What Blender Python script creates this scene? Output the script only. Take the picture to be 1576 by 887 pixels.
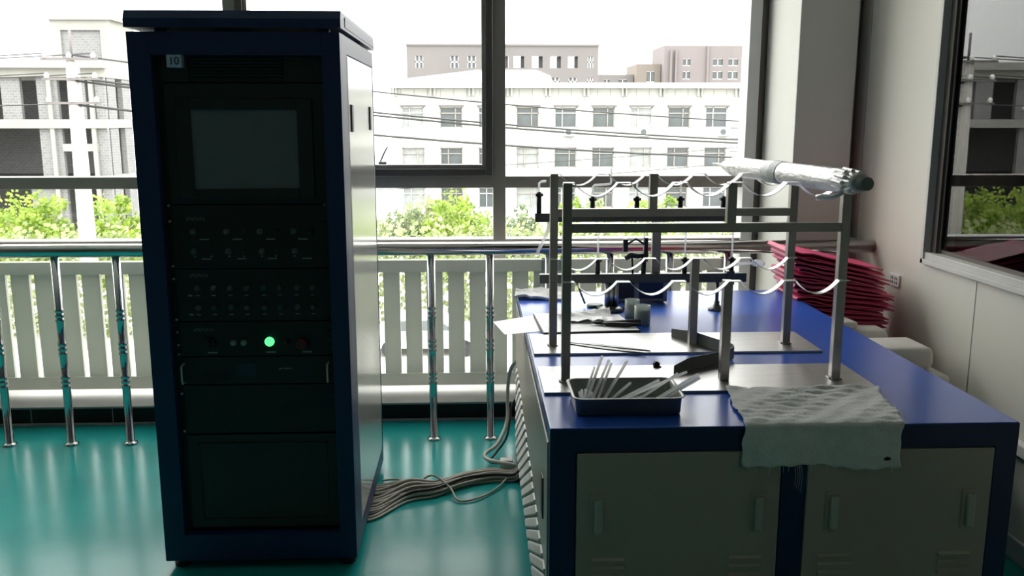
import bpy, bmesh, math, random
from mathutils import Vector, Matrix
random.seed(7)
SC = bpy.context.scene
for o in list(bpy.data.objects): bpy.data.objects.remove(o)
PI = math.pi
R = math.radians

# ------------------------------------------------------------------ camera
cam_d = bpy.data.cameras.new('camera'); cam = bpy.data.objects.new('camera', cam_d)
SC.collection.objects.link(cam)
cam_d.sensor_width = 36.0; cam_d.lens = 1381.0 / 1576.0 * 36.0
cam_d.clip_start = 0.05; cam_d.clip_end = 600
cam.location = (0, 0, 1.62)
cam.rotation_euler = (R(90 - 10.655), 0, R(-2.37))
SC.camera = cam

# ------------------------------------------------------------------ sky, light, exposure
SC.view_settings.view_transform = 'Standard'
SC.view_settings.look = 'None'
SC.view_settings.gamma = 1.0
SC.view_settings.use_curve_mapping = False
SC.view_settings.exposure = 0.84
SKY = 2.1
w = bpy.data.worlds.new('overcast_sky'); SC.world = w; w.use_nodes = True
nt = w.node_tree; nt.nodes.clear()
wo = nt.nodes.new('ShaderNodeOutputWorld'); wb = nt.nodes.new('ShaderNodeBackground')
wb.inputs['Color'].default_value = (1.0, 0.995, 0.965, 1); wb.inputs['Strength'].default_value = SKY
nt.links.new(wb.outputs[0], wo.inputs[0])
# overcast sky: three times as bright overhead as at the horizon
wtc = nt.nodes.new('ShaderNodeTexCoord'); wsx = nt.nodes.new('ShaderNodeSeparateXYZ'); nt.links.new(wtc.outputs['Generated'], wsx.inputs[0])
wmx = nt.nodes.new('ShaderNodeMath'); wmx.operation = 'MAXIMUM'; wmx.inputs[1].default_value = 0.0; nt.links.new(wsx.outputs['Z'], wmx.inputs[0])
wma = nt.nodes.new('ShaderNodeMath'); wma.operation = 'MULTIPLY_ADD'; wma.inputs[1].default_value = 2.0 * SKY; wma.inputs[2].default_value = SKY
nt.links.new(wmx.outputs[0], wma.inputs[0]); nt.links.new(wma.outputs[0], wb.inputs['Strength'])
# sampling portal over the window wall: gives no light of its own
pd = bpy.data.lights.new('window_portal', 'AREA'); pd.shape = 'RECTANGLE'; pd.size = 7.6; pd.size_y = 3.2
pd.cycles.is_portal = True
po = bpy.data.objects.new('window_portal', pd); po.location = (-1.95, 5.34, 1.6); po.rotation_euler = (R(-90), 0, 0)
SC.collection.objects.link(po)
try:
    SC.cycles.max_bounces = 10; SC.cycles.diffuse_bounces = 4; SC.cycles.glossy_bounces = 4
    SC.cycles.transparent_max_bounces = 16; SC.cycles.transmission_bounces = 6
    SC.cycles.use_denoising = True; SC.cycles.caustics_reflective = False; SC.cycles.caustics_refractive = False
    SC.cycles.sample_clamp_indirect = 8.0
except Exception: pass

# ------------------------------------------------------------------ materials
def newmat(name):
    m = bpy.data.materials.new(name); m.use_nodes = True
    t = m.node_tree; b = t.nodes['Principled BSDF']; return m, t, b
def mat(name, col, rough=0.5, metal=0.0, var=0.0, scale=20.0, bump=0.0, bscale=60.0, coat=0.0, spec=0.5, stretch=None):
    m, t, b = newmat(name)
    b.inputs['Base Color'].default_value = (*col, 1); b.inputs['Roughness'].default_value = rough
    b.inputs['Metallic'].default_value = metal; b.inputs['Coat Weight'].default_value = coat
    b.inputs['Coat Roughness'].default_value = 0.15
    b.inputs['Specular IOR Level'].default_value = spec
    tc = t.nodes.new('ShaderNodeTexCoord'); src = tc.outputs['Object']
    if stretch:
        mp = t.nodes.new('ShaderNodeMapping'); mp.inputs['Scale'].default_value = stretch
        t.links.new(src, mp.inputs[0]); src = mp.outputs[0]
    if var:
        n = t.nodes.new('ShaderNodeTexNoise'); n.inputs['Scale'].default_value = scale; n.inputs['Detail'].default_value = 4
        t.links.new(src, n.inputs['Vector'])
        r = t.nodes.new('ShaderNodeValToRGB')
        r.color_ramp.elements[0].position = 0.3; r.color_ramp.elements[1].position = 0.7
        r.color_ramp.elements[0].color = (*[max(0, c * (1 - var)) for c in col], 1)
        r.color_ramp.elements[1].color = (*[min(1, c * (1 + var)) for c in col], 1)
        t.links.new(n.outputs['Fac'], r.inputs[0]); t.links.new(r.outputs[0], b.inputs['Base Color'])
    if bump:
        n2 = t.nodes.new('ShaderNodeTexNoise'); n2.inputs['Scale'].default_value = bscale; n2.inputs['Detail'].default_value = 3
        t.links.new(src, n2.inputs['Vector'])
        bp = t.nodes.new('ShaderNodeBump'); bp.inputs['Strength'].default_value = bump; bp.inputs['Distance'].default_value = 0.01
        t.links.new(n2.outputs['Fac'], bp.inputs['Height']); t.links.new(bp.outputs[0], b.inputs['Normal'])
    return m
def add_translucency(m, f, col):
    t = m.node_tree; b = t.nodes['Principled BSDF']; out = t.nodes['Material Output']
    tl = t.nodes.new('ShaderNodeBsdfTranslucent'); tl.inputs[0].default_value = (*col, 1); mx = t.nodes.new('ShaderNodeMixShader'); mx.inputs[0].default_value = f
    t.links.new(b.outputs[0], mx.inputs[1]); t.links.new(tl.outputs[0], mx.inputs[2]); t.links.new(mx.outputs[0], out.inputs[0])
def glassy(name, tint, refl=1.45, rough=0.0, white=0.0, wcol=(0.9, 0.9, 0.9)):
    m = bpy.data.materials.new(name); m.use_nodes = True; t = m.node_tree; t.nodes.clear()
    out = t.nodes.new('ShaderNodeOutputMaterial'); tr = t.nodes.new('ShaderNodeBsdfTransparent'); tr.inputs[0].default_value = (*tint, 1)
    gl = t.nodes.new('ShaderNodeBsdfGlossy'); gl.inputs['Roughness'].default_value = rough
    fr = t.nodes.new('ShaderNodeFresnel'); ge = t.nodes.new('ShaderNodeNewGeometry'); mi = t.nodes.new('ShaderNodeMix')
    mi.inputs[2].default_value = refl; mi.inputs[3].default_value = 1.0 / refl   # same reflectance entering and leaving the pane
    t.links.new(ge.outputs['Backfacing'], mi.inputs[0]); t.links.new(mi.outputs[0], fr.inputs['IOR'])
    mx = t.nodes.new('ShaderNodeMixShader'); t.links.new(fr.outputs[0], mx.inputs[0])
    base = tr.outputs[0]
    if white > 0:
        df = t.nodes.new('ShaderNodeBsdfTranslucent'); df.inputs[0].default_value = (*wcol, 1)
        d2 = t.nodes.new('ShaderNodeBsdfDiffuse'); d2.inputs[0].default_value = (*wcol, 1)
        m0 = t.nodes.new('ShaderNodeMixShader'); m0.inputs[0].default_value = 0.5
        t.links.new(df.outputs[0], m0.inputs[1]); t.links.new(d2.outputs[0], m0.inputs[2])
        m1 = t.nodes.new('ShaderNodeMixShader'); m1.inputs[0].default_value = white
        t.links.new(tr.outputs[0], m1.inputs[1]); t.links.new(m0.outputs[0], m1.inputs[2]); base = m1.outputs[0]
    t.links.new(base, mx.inputs[1]); t.links.new(gl.outputs[0], mx.inputs[2]); t.links.new(mx.outputs[0], out.inputs[0])
    return m
def emis(name, col, s):
    m, t, b = newmat(name); b.inputs['Base Color'].default_value = (*col, 1)
    b.inputs['Emission Color'].default_value = (*col, 1); b.inputs['Emission Strength'].default_value = s; return m

M = {}
M['floor'] = mat('teal_epoxy', (0.012, 0.265, 0.255), 0.19, var=0.10, scale=2.5, bump=0.08, bscale=9, spec=0.21)
M['wall'] = mat('beige_wall_panel', (0.76, 0.74, 0.66), 0.42, var=0.03, scale=1.5)
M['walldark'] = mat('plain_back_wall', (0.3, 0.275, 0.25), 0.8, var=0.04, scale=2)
M['ceil'] = mat('ceiling_panel', (0.663, 0.663, 0.646), 0.8, var=0.03, scale=3)
M['column'] = mat('column_paint', (0.672, 0.664, 0.622), 0.6, var=0.03, scale=3)
M['blacktile'] = mat('black_tile', (0.014, 0.011, 0.010), 0.45, var=0.3, scale=8, spec=0.2)
M['kerbwhite'] = mat('white_sill_paint', (0.34, 0.34, 0.315), 0.55, var=0.10, scale=6)
M['frame'] = mat('bronze_aluminium', (0.34, 0.305, 0.275), 0.42, metal=0.2, var=0.08, scale=4)
M['framedark'] = mat('dark_window_sash', (0.12, 0.108, 0.095), 0.4, metal=0.2, var=0.08, scale=4)
M['jamb'] = mat('pale_jamb', (0.62, 0.62, 0.62), 0.5, var=0.04, scale=5)
M['glass'] = glassy('window_glass', (0.97, 0.98, 0.975), 1.3)
M['glass2'] = glassy('partition_glass', (0.35, 0.36, 0.36), 1.72)
M['fence'] = mat('white_plastic_slats', (0.8, 0.8, 0.75), 0.5, var=0.05, scale=5)
add_translucency(M['fence'], 0.27, (0.85, 0.85, 0.78))
M['chrome'] = mat('polished_steel', (0.62, 0.61, 0.60), 0.13, metal=1.0, var=0.05, scale=10)
M['steel'] = mat('brushed_steel', (0.50, 0.49, 0.48), 0.34, metal=1.0, var=0.08, scale=6, stretch=(1, 12, 12))
M['post'] = mat('square_steel_tube', (0.4, 0.375, 0.355), 0.36, metal=0.85, var=0.08, scale=12)
M['strip'] = mat('bent_steel_strip', (0.80, 0.79, 0.78), 0.38, metal=0.75, var=0.05, scale=20)
M['blue'] = mat('blue_powder_coat', (0.009, 0.024, 0.095), 0.42, var=0.08, scale=5, bump=0.02, bscale=200)
M['bluetop'] = mat('blue_bench_top', (0.028, 0.105, 0.50), 0.24, var=0.05, scale=3, bump=0.015, bscale=60, spec=0.4)  # same paint as the bench front, coloured lighter for the daylight on top
M['black'] = mat('black_panel', (0.008, 0.008, 0.009), 0.45, var=0.15, scale=10)
M['black2'] = mat('black_monitor_bezel', (0.014, 0.014, 0.014), 0.5, var=0.1, scale=10)
M['screen'] = mat('matte_screen', (0.141, 0.146, 0.158), 0.38, var=0.05, scale=5)
M['olive'] = mat('dark_grey_door', (0.024, 0.024, 0.021), 0.5, var=0.1, scale=4)
M['sidepanel'] = mat('light_side_panel', (0.451, 0.451, 0.426), 0.16, var=0.03, scale=3, coat=0.6)
M['doorgrey'] = mat('warm_grey_door', (0.46, 0.4, 0.345), 0.38, var=0.04, scale=3)
M['chromeh'] = mat('grey_latch', (0.52, 0.50, 0.46), 0.4, metal=0.1, var=0.05, scale=10)
M['whitep'] = mat('white_plastic', (0.75, 0.74, 0.71), 0.45, var=0.04, scale=8)
M['mark'] = mat('faint_panel_print', (0.286, 0.299, 0.299), 0.6, var=0.1, scale=40)
M['button'] = mat('grey_button', (0.091, 0.098, 0.104), 0.35, var=0.1, scale=30)
M['buttong'] = mat('dull_green_button', (0.025, 0.085, 0.07), 0.35, var=0.1, scale=30)
M['red'] = mat('dark_red_button', (0.10, 0.008, 0.012), 0.4, var=0.1, scale=30)
M['led'] = emis('lit_green_lamp', (0.12, 0.85, 0.28), 0.8)
M['lcd'] = mat('blue_grey_display', (0.018, 0.026, 0.055), 0.3, var=0.1, scale=30)
M['tagc'] = mat('lilac_paper_tag', (0.54, 0.57, 0.75), 0.6, var=0.03, scale=10)
M['ink'] = mat('black_ink', (0.01, 0.01, 0.012), 0.6, var=0.1, scale=20)
M['cloth'] = mat('white_gauze_cloth', (0.90, 0.89, 0.875), 0.9, var=0.08, scale=25, bump=0.35, bscale=120)
add_translucency(M['cloth'], 0.12, (0.8, 0.79, 0.77))
for q_ in ('cloth',):
    pb = M[q_].node_tree.nodes['Principled BSDF']; pb.inputs['Sheen Weight'].default_value = 1.0; pb.inputs['Sheen Roughness'].default_value = 0.35
M['tube'] = glassy('clear_glass_tubing', (0.92, 0.93, 0.93), 1.6, 0.04, 0.55, (0.95, 0.94, 0.95))
M['glassrod'] = glassy('glass_rod', (0.9, 0.9, 0.92), 1.6, 0.05, 0.85, (0.98, 0.97, 0.98))
def rodglass(name, f):
    m = bpy.data.materials.new(name); m.use_nodes = True; t = m.node_tree; t.nodes.clear()
    out = t.nodes.new('ShaderNodeOutputMaterial'); g = t.nodes.new('ShaderNodeBsdfTransparent')
    a = t.nodes.new('ShaderNodeBsdfTranslucent'); a.inputs[0].default_value = (1, 1, 1, 1); d = t.nodes.new('ShaderNodeBsdfDiffuse'); d.inputs[0].default_value = (0.98, 0.97, 0.98, 1)
    m0 = t.nodes.new('ShaderNodeMixShader'); t.links.new(a.outputs[0], m0.inputs[1]); t.links.new(d.outputs[0], m0.inputs[2])
    m1 = t.nodes.new('ShaderNodeMixShader'); m0.inputs[0].default_value = 0.3; m1.inputs[0].default_value = f; t.links.new(g.outputs[0], m1.inputs[1]); t.links.new(m0.outputs[0], m1.inputs[2]); t.links.new(m1.outputs[0], out.inputs[0]); return m
M['glassrod'] = rodglass('milky_glass_rod', 0.82)  # clear glass; sky glare in the rods is mixed in as white
M['tray'] = mat('tray_steel', (0.30, 0.30, 0.29), 0.42, metal=0.75, var=0.06, scale=20)
M['casing'] = mat('grey_window_casing', (0.66, 0.65, 0.61), 0.5, var=0.05, scale=6)
M['frost'] = glassy('frosted_plastic', (0.75, 0.82, 0.8), 1.45, 0.2, 0.75, (0.78, 0.84, 0.80))
M['wrap'] = mat('plastic_wrapped_quartz', (0.96, 0.93, 0.94), 0.30, metal=0.4, var=0.04, scale=14, bump=0.4, bscale=28, coat=0.5, stretch=(4, 1, 4))
add_translucency(M['wrap'], 0.3, (0.95, 0.93, 0.94))
M['wrapband'] = mat('foam_wrap_band', (0.60, 0.60, 0.61), 0.4, var=0.06, scale=30, bump=0.3, bscale=50)
M['cap'] = mat('grey_rubber_cap', (0.231, 0.231, 0.22), 0.7, var=0.05, scale=20)
M['paper'] = mat('white_paper', (0.90, 0.89, 0.90), 0.38, var=0.03, scale=30)
M['folder'] = mat('dark_folder', (0.03, 0.03, 0.05), 0.5, var=0.1, scale=20)
M['rubber'] = mat('grey_felt_strip', (0.30, 0.29, 0.275), 0.7, var=0.08, scale=30, bump=0.2, bscale=150)
M['darksteel'] = mat('dark_steel', (0.12, 0.125, 0.12), 0.35, metal=0.9, var=0.1, scale=20)
M['blackpl'] = mat('black_plastic', (0.012, 0.012, 0.015), 0.45, var=0.1, scale=20)
M['greylid'] = mat('dark_green_lid', (0.02, 0.06, 0.05), 0.4, var=0.1, scale=20)
M['pink'] = mat('pink_foam_sheet', (0.62, 0.045, 0.14), 0.5, var=0.12, scale=7, bump=0.2, bscale=30)
M['foam'] = mat('white_foam_roll', (0.66, 0.62, 0.58), 0.65, var=0.06, scale=8, bump=0.2, bscale=25)
M['carton'] = mat('brown_cardboard', (0.32, 0.21, 0.12), 0.8, var=0.06, scale=12)
M['cable'] = mat('grey_cable', (0.36, 0.33, 0.28), 0.45, var=0.1, scale=15)
M['cabled'] = mat('dark_cable', (0.03, 0.028, 0.026), 0.5, var=0.1, scale=15)
M['hose'] = mat('grey_hose', (0.45, 0.44, 0.40), 0.45, var=0.06, scale=15)
# outdoors
M['ground'] = mat('pale_concrete_yard', (0.315, 0.308, 0.287), 0.9, var=0.15, scale=0.15)
M['facade'] = mat('cream_facade', (0.80, 0.79, 0.73), 0.8, var=0.03, scale=0.4)
M['roofw'] = mat('white_metal_roof', (0.644, 0.637, 0.644), 0.7, var=0.02, scale=0.5)
M['greyb'] = mat('grey_render', (0.14, 0.129, 0.127), 0.9, var=0.05, scale=0.15)
M['pinkb'] = mat('pinkish_render', (0.16, 0.14, 0.14), 0.9, var=0.05, scale=0.15)
M['tanb'] = mat('tan_render', (0.16, 0.138, 0.12), 0.9, var=0.05, scale=0.15)
M['pane'] = mat('far_window_pane', (0.078, 0.09, 0.093), 0.25, var=0.3, scale=0.7)
M['panel'] = mat('far_window_curtain', (0.247, 0.262, 0.255), 0.5, var=0.2, scale=2.0)
M['wframe'] = mat('far_window_frame', (0.525, 0.525, 0.518), 0.6, var=0.05, scale=2)
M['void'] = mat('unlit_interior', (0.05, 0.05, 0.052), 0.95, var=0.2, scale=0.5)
M['concrete'] = mat('pale_concrete', (0.264, 0.261, 0.238), 0.9, var=0.07, scale=0.8)
M['poleconc'] = mat('concrete_pole', (0.33, 0.325, 0.297), 0.9, var=0.06, scale=3)
M['wire'] = mat('power_wire', (0.03, 0.03, 0.03), 0.7, var=0.05, scale=3)
M['bark'] = mat('tree_bark', (0.16, 0.13, 0.10), 0.9, var=0.2, scale=6)
def brick(name, c1, c2, mo, sc, bw=0.5, rh=0.25, ms=0.02):
    m, t, b = newmat(name); b.inputs['Roughness'].default_value = 0.9
    tc = t.nodes.new('ShaderNodeTexCoord'); sx = t.nodes.new('ShaderNodeSeparateXYZ'); cx = t.nodes.new('ShaderNodeCombineXYZ')
    t.links.new(tc.outputs['Object'], sx.inputs[0])
    ad = t.nodes.new('ShaderNodeMath'); ad.operation = 'ADD'
    t.links.new(sx.outputs['X'], ad.inputs[0]); t.links.new(sx.outputs['Y'], ad.inputs[1])
    t.links.new(ad.outputs[0], cx.inputs[0]); t.links.new(sx.outputs['Z'], cx.inputs[1])
    br = t.nodes.new('ShaderNodeTexBrick'); br.inputs['Scale'].default_value = sc
    br.inputs['Color1'].default_value = (*c1, 1); br.inputs['Color2'].default_value = (*c2, 1); br.inputs['Mortar'].default_value = (*mo, 1)
    br.inputs['Mortar Size'].default_value = ms; br.inputs['Brick Width'].default_value = bw; br.inputs['Row Height'].default_value = rh
    t.links.new(cx.outputs[0], br.inputs['Vector']); t.links.new(br.outputs['Color'], b.inputs['Base Color']); return m
M['brick'] = brick('grey_blockwork', (0.155, 0.155, 0.16), (0.19, 0.187, 0.19), (0.25, 0.245, 0.24), 1.6)
M['facade'] = brick('tiled_cream_facade', (0.42, 0.42, 0.39), (0.39, 0.395, 0.37), (0.27, 0.27, 0.26), 0.55, 0.55, 0.5, 0.018)
def leafmat(name, c1, c2):
    m, t, b = newmat(name); b.inputs['Roughness'].default_value = 0.6
    tc = t.nodes.new('ShaderNodeTexCoord'); n = t.nodes.new('ShaderNodeTexNoise'); n.inputs['Scale'].default_value = 1.3; n.inputs['Detail'].default_value = 6
    t.links.new(tc.outputs['Object'], n.inputs['Vector']); r = t.nodes.new('ShaderNodeValToRGB')
    r.color_ramp.elements[0].position = 0.35; r.color_ramp.elements[1].position = 0.68
    r.color_ramp.elements[0].color = (*c1, 1); r.color_ramp.elements[1].color = (*c2, 1)
    t.links.new(n.outputs['Fac'], r.inputs[0]); t.links.new(r.outputs[0], b.inputs['Base Color'])
    tl = t.nodes.new('ShaderNodeBsdfTranslucent'); t.links.new(r.outputs[0], tl.inputs[0])
    mx = t.nodes.new('ShaderNodeMixShader'); mx.inputs[0].default_value = 0.45
    out = t.nodes['Material Output']; t.links.new(b.outputs[0], mx.inputs[1]); t.links.new(tl.outputs[0], mx.inputs[2]); t.links.new(mx.outputs[0], out.inputs[0])
    return m
M['leaf'] = leafmat('spring_leaves', (0.11, 0.19, 0.02), (0.36, 0.46, 0.07))
M['leafp'] = leafmat('pale_leaves', (0.16, 0.20, 0.07), (0.38, 0.42, 0.22))
M['leafd'] = leafmat('grey_green_leaves', (0.08, 0.11, 0.05), (0.22, 0.27, 0.14))

# ------------------------------------------------------------------ mesh builder
W = {}
class MB:
    def __init__(s): s.bm = bmesh.new()
    def box(s, x0, x1, y0, y1, z0, z1, bev=0.0, rot=None, piv=None):
        vs = [s.bm.verts.new((x, y, z)) for x in (x0, x1) for y in (y0, y1) for z in (z0, z1)]
        fs = [s.bm.faces.new([vs[i] for i in f]) for f in ((0, 1, 3, 2), (4, 6, 7, 5), (0, 4, 5, 1), (2, 3, 7, 6), (0, 2, 6, 4), (1, 5, 7, 3))]
        if bev > 0:
            es = list({e for f in fs for e in f.edges})
            r = bmesh.ops.bevel(s.bm, geom=es, offset=bev, segments=2, affect='EDGES', profile=0.5)
            vs = list({v for f in r['faces'] for v in f.verts} | {v for v in vs if v.is_valid})
        if rot is not None:
            p = Vector(piv) if piv else Vector(((x0 + x1) / 2, (y0 + y1) / 2, (z0 + z1) / 2))
            for v in vs: v.co = rot @ (v.co - p) + p
        return s
    def tube(s, pts, r, n=10, caps=True, closed=False):
        P = [Vector(p) for p in pts]; rs = r if isinstance(r, (list, tuple)) else [r] * len(P)
        rings = []; prev = None
        for i, p in enumerate(P):
            if closed: t = (P[(i + 1) % len(P)] - P[i - 1]).normalized()
            else: t = (P[min(i + 1, len(P) - 1)] - P[max(i - 1, 0)]).normalized()
            if prev is None:
                a = Vector((0, 0, 1)) if abs(t.z) < 0.9 else Vector((1, 0, 0)); u = t.cross(a).normalized()
            else:
                u = (prev - t * prev.dot(t)).normalized()
            prev = u; v = t.cross(u)
            rings.append([s.bm.verts.new(p + (u * math.cos(2 * PI * k / n) + v * math.sin(2 * PI * k / n)) * rs[i]) for k in range(n)])
        m = len(rings)
        for i in range(m if closed else m - 1):
            a, b = rings[i], rings[(i + 1) % m]
            for k in range(n): f = s.bm.faces.new((a[k], a[(k + 1) % n], b[(k + 1) % n], b[k])); f.smooth = True
        if caps and not closed:
            s.bm.faces.new(list(reversed(rings[0]))); s.bm.faces.new(rings[-1])
        return s
    def cyl(s, a, b, r, n=16): return s.tube([a, b], r, n)
    def lathe(s, c, prof, n=24):
        c = Vector(c); rings = []
        for (r, z) in prof:
            if r < 1e-6: rings.append([s.bm.verts.new(c + Vector((0, 0, z)))])
            else: rings.append([s.bm.verts.new(c + Vector((r * math.cos(2 * PI * k / n), r * math.sin(2 * PI * k / n), z))) for k in range(n)])
        for a, b in zip(rings, rings[1:]):
            for k in range(n):
                k2 = (k + 1) % n
                if len(a) == 1 and len(b) == 1: continue
                if len(a) == 1: f = s.bm.faces.new((a[0], b[k2], b[k]))
                elif len(b) == 1: f = s.bm.faces.new((a[k], a[k2], b[0]))
                else: f = s.bm.faces.new((a[k], a[k2], b[k2], b[k]))
                f.smooth = True
        return s
    def prism(s, poly, axis, a, b):
        # poly: 2D points; axis 'y' -> (x,z), 'z' -> (x,y), 'x' -> (y,z)
        def mk(p, t): return {'y': (p[0], t, p[1]), 'z': (p[0], p[1], t), 'x': (t, p[0], p[1])}[axis]
        A = [s.bm.verts.new(mk(p, a)) for p in poly]; B = [s.bm.verts.new(mk(p, b)) for p in poly]
        n = len(poly)
        s.bm.faces.new(A); s.bm.faces.new(list(reversed(B)))
        for i in range(n): s.bm.faces.new((A[i], B[i], B[(i + 1) % n], A[(i + 1) % n]))
        return s
    def ribbon(s, prof, y0, y1, t):
        # sheet following (x,z) profile, from y0 to y1, thickness t
        N = []
        for i in range(len(prof)):
            a = Vector(prof[max(i - 1, 0)]); b = Vector(prof[min(i + 1, len(prof) - 1)]); d = (b - a).normalized(); N.append(Vector((-d.y, d.x)))
        up = [Vector(p) + n * t / 2 for p, n in zip(prof, N)]; dn = [Vector(p) - n * t / 2 for p, n in zip(prof, N)]
        r = []
        for a, b in zip(up, dn):
            r.append([s.bm.verts.new((a.x, y0, a.y)), s.bm.verts.new((a.x, y1, a.y)), s.bm.verts.new((b.x, y1, b.y)), s.bm.verts.new((b.x, y0, b.y))])
        for a, b in zip(r, r[1:]):
            for k in range(4): f = s.bm.faces.new((a[k], a[(k + 1) % 4], b[(k + 1) % 4], b[k]))
        s.bm.faces.new(list(reversed(r[0]))); s.bm.faces.new(r[-1]); return s
    def build(s, name, m, parent=None, origin=None):
        bm = s.bm; bmesh.ops.recalc_face_normals(bm, faces=bm.faces)
        if origin is None:
            xs = [v.co for v in bm.verts]
            lo = Vector([min(v[i] for v in xs) for i in range(3)]); hi = Vector([max(v[i] for v in xs) for i in range(3)])
            origin = Vector(((lo.x + hi.x) / 2, (lo.y + hi.y) / 2, lo.z))
        origin = Vector(origin)
        for v in bm.verts: v.co -= origin
        me = bpy.data.meshes.new(name); bm.to_mesh(me); bm.free(); me.materials.append(M[m] if isinstance(m, str) else m)
        o = bpy.data.objects.new(name, me); SC.collection.objects.link(o)
        o.location = origin - (W[parent.name] if parent else Vector((0, 0, 0)))
        if parent: o.parent = parent
        W[o.name] = origin; return o
def tag(o, label=None, cat=None, group=None, kind=None):
    if label: o['label'] = label
    if cat: o['category'] = cat
    if group: o['group'] = group
    if kind: o['kind'] = kind
    return o
def empty(name, loc, label=None, cat=None, group=None, kind=None):
    o = bpy.data.objects.new(name, None); SC.collection.objects.link(o); o.location = loc; o.empty_display_size = 0.1
    W[o.name] = Vector(loc); return tag(o, label, cat, group, kind)
def dup(root, loc, rotz=0.0, label=None, group=None):
    r = root.copy(); SC.collection.objects.link(r); r.location = loc; r.rotation_euler = (0, 0, rotz)
    if label: r['label'] = label
    if group: r['group'] = group
    for ch in list(root.children):
        c = ch.copy(); SC.collection.objects.link(c); c.parent = r
        for g in list(ch.children):
            d = g.copy(); SC.collection.objects.link(d); d.parent = c
    return r
def struct(name, mb, m, parent=None):
    o = mb.build(name, m, parent)
    if not parent: o['kind'] = 'structure'
    return o
def B(*a, **k): return MB().box(*a, **k)

# ------------------------------------------------------------------ room shell
XL, XR, YB, YW, ZC = -5.7, 2.01, -4.0, 5.25, 3.35
struct('floor', B(XL - .2, XR + 2.4, YB - .2, 5.35, -0.12, 0), 'floor')
struct('ceiling', B(XL - .2, XR + 2.4, YB - .2, 5.35, ZC, ZC + .2), 'ceil')
struct('wall_left', B(XL - .2, XL, YB, 5.35, 0, ZC), 'walldark')
struct('wall_back', B(XL, XR + 2.2, YB - .2, YB, 0, ZC), 'walldark')
wr = MB()
wy0, wy1, wz0, wz1 = 1.1, 3.872, 1.028, 2.62
wr.box(XR, XR + .12, wy1, 5.35, 0, ZC); wr.box(XR, XR + .12, YB, wy0, 0, ZC)
wr.box(XR, XR + .12, wy0, wy1, 0, wz0); wr.box(XR, XR + .12, wy0, wy1, wz1, ZC)
struct('wall_right', wr, 'wall')
s_ = MB()
for y in (3.46, 2.36, 4.62): s_.box(XR - .0015, XR, y - .002, y + .002, 0.09, 0.985 if y < 3.9 else ZC)
struct('trim_1', s_, 'kerbwhite')
struct('baseboard_right', B(XR - .016, XR, YB, 4.7, 0, 0.085, bev=.004), 'jamb')
struct('trim_2', B(XR - .035, XR, YB, 4.2, 0.405, 0.455, bev=.006), 'whitep')
# the unlit room on the other side of the glazed partition
nr = MB(); x0 = XR + .12
nr.box(x0 + 2.1, x0 + 2.2, YB, 5.35, 0, ZC); nr.box(x0, x0 + 2.1, 5.25, 5.35, 0, ZC); nr.box(x0, x0 + 2.1, YB, YB + .1, 0, ZC)
struct('wall_neighbour', nr, 'void')
# right-hand interior window
wn = empty('window_4', (XR, 2.5, wz0), kind='structure')
f = MB()
for (a, b_, c, d) in ((wy1 - .002, wy1 + .022, wz0 - .04, wz1 + .04), (wy0 - .022, wy0 + .002, wz0 - .04, wz1 + .04)): f.box(XR - .022, XR + .06, a, b_, c, d, bev=.002)
f.box(XR - .022, XR + .03, wy0, wy1 + .02, wz0 - .04, wz0 - .018, bev=.002)
f.box(XR - .014, XR + .10, wy0, wy1, wz0 - .018, wz0 + .012, bev=.002)
f.box(XR - .022, XR + .03, wy0, wy1, wz1, wz1 + .04, bev=.002)
f.build('window_casing', 'casing', wn)
f = MB()
f.box(XR + .012, XR + .07, wy1 - .045, wy1 - .002, wz0 + .012, wz1); f.box(XR + .024, XR + .06, wy1 - .058, wy1 - .045, wz0 + .012, wz1)
f.box(XR + .012, XR + .07, wy0, wy0 + .055, wz0 + .012, wz1)
f.box(XR + .03, XR + .06, wy0 + .05, wy1 - .05, wz0 + .012, wz0 + .03); f.box(XR + .03, XR + .06, wy0 + .05, wy1 - .05, wz1 - .05, wz1)
f.build('window_frame', 'framedark', wn)
B(XR + .030, XR + .036, wy0 + .05, wy1 - .058, wz0 + .03, wz1 - .05).build('window_pane', 'glass2', wn)

# kerb under the window wall and outer wall pieces
k = MB(); k.box(XL, 2.01, 4.71, 5.30, 0, 0.092)
struct('trim_3', k, 'blacktile')
struct('trim_4', B(XL, 1.645, 4.705, 5.13, 0.092, 0.102), 'kerbwhite')
kj = MB()
for i in range(17): kj.box(-5.4 + i * .43, -5.396 + i * .43, 4.7085, 4.71, 0.004, 0.09)
struct('trim_5', kj, 'frame')
struct('trim_6', B(XL, 1.645, 4.695, 4.7085, 0, 0.012), 'kerbwhite')
struct('wall_window_head', B(XL, 2.01, 5.12, 5.35, 3.12, ZC), 'walldark')  # window head and ceiling raised out of view to admit more daylight
# column in the corner
struct('column', B(1.645, 1.945, 4.62, 5.35, 0.092, ZC, bev=.004), 'column')
struct('wall_corner', B(1.945, 2.01, 4.86, 5.35, 0.092, ZC), 'walldark')
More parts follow.
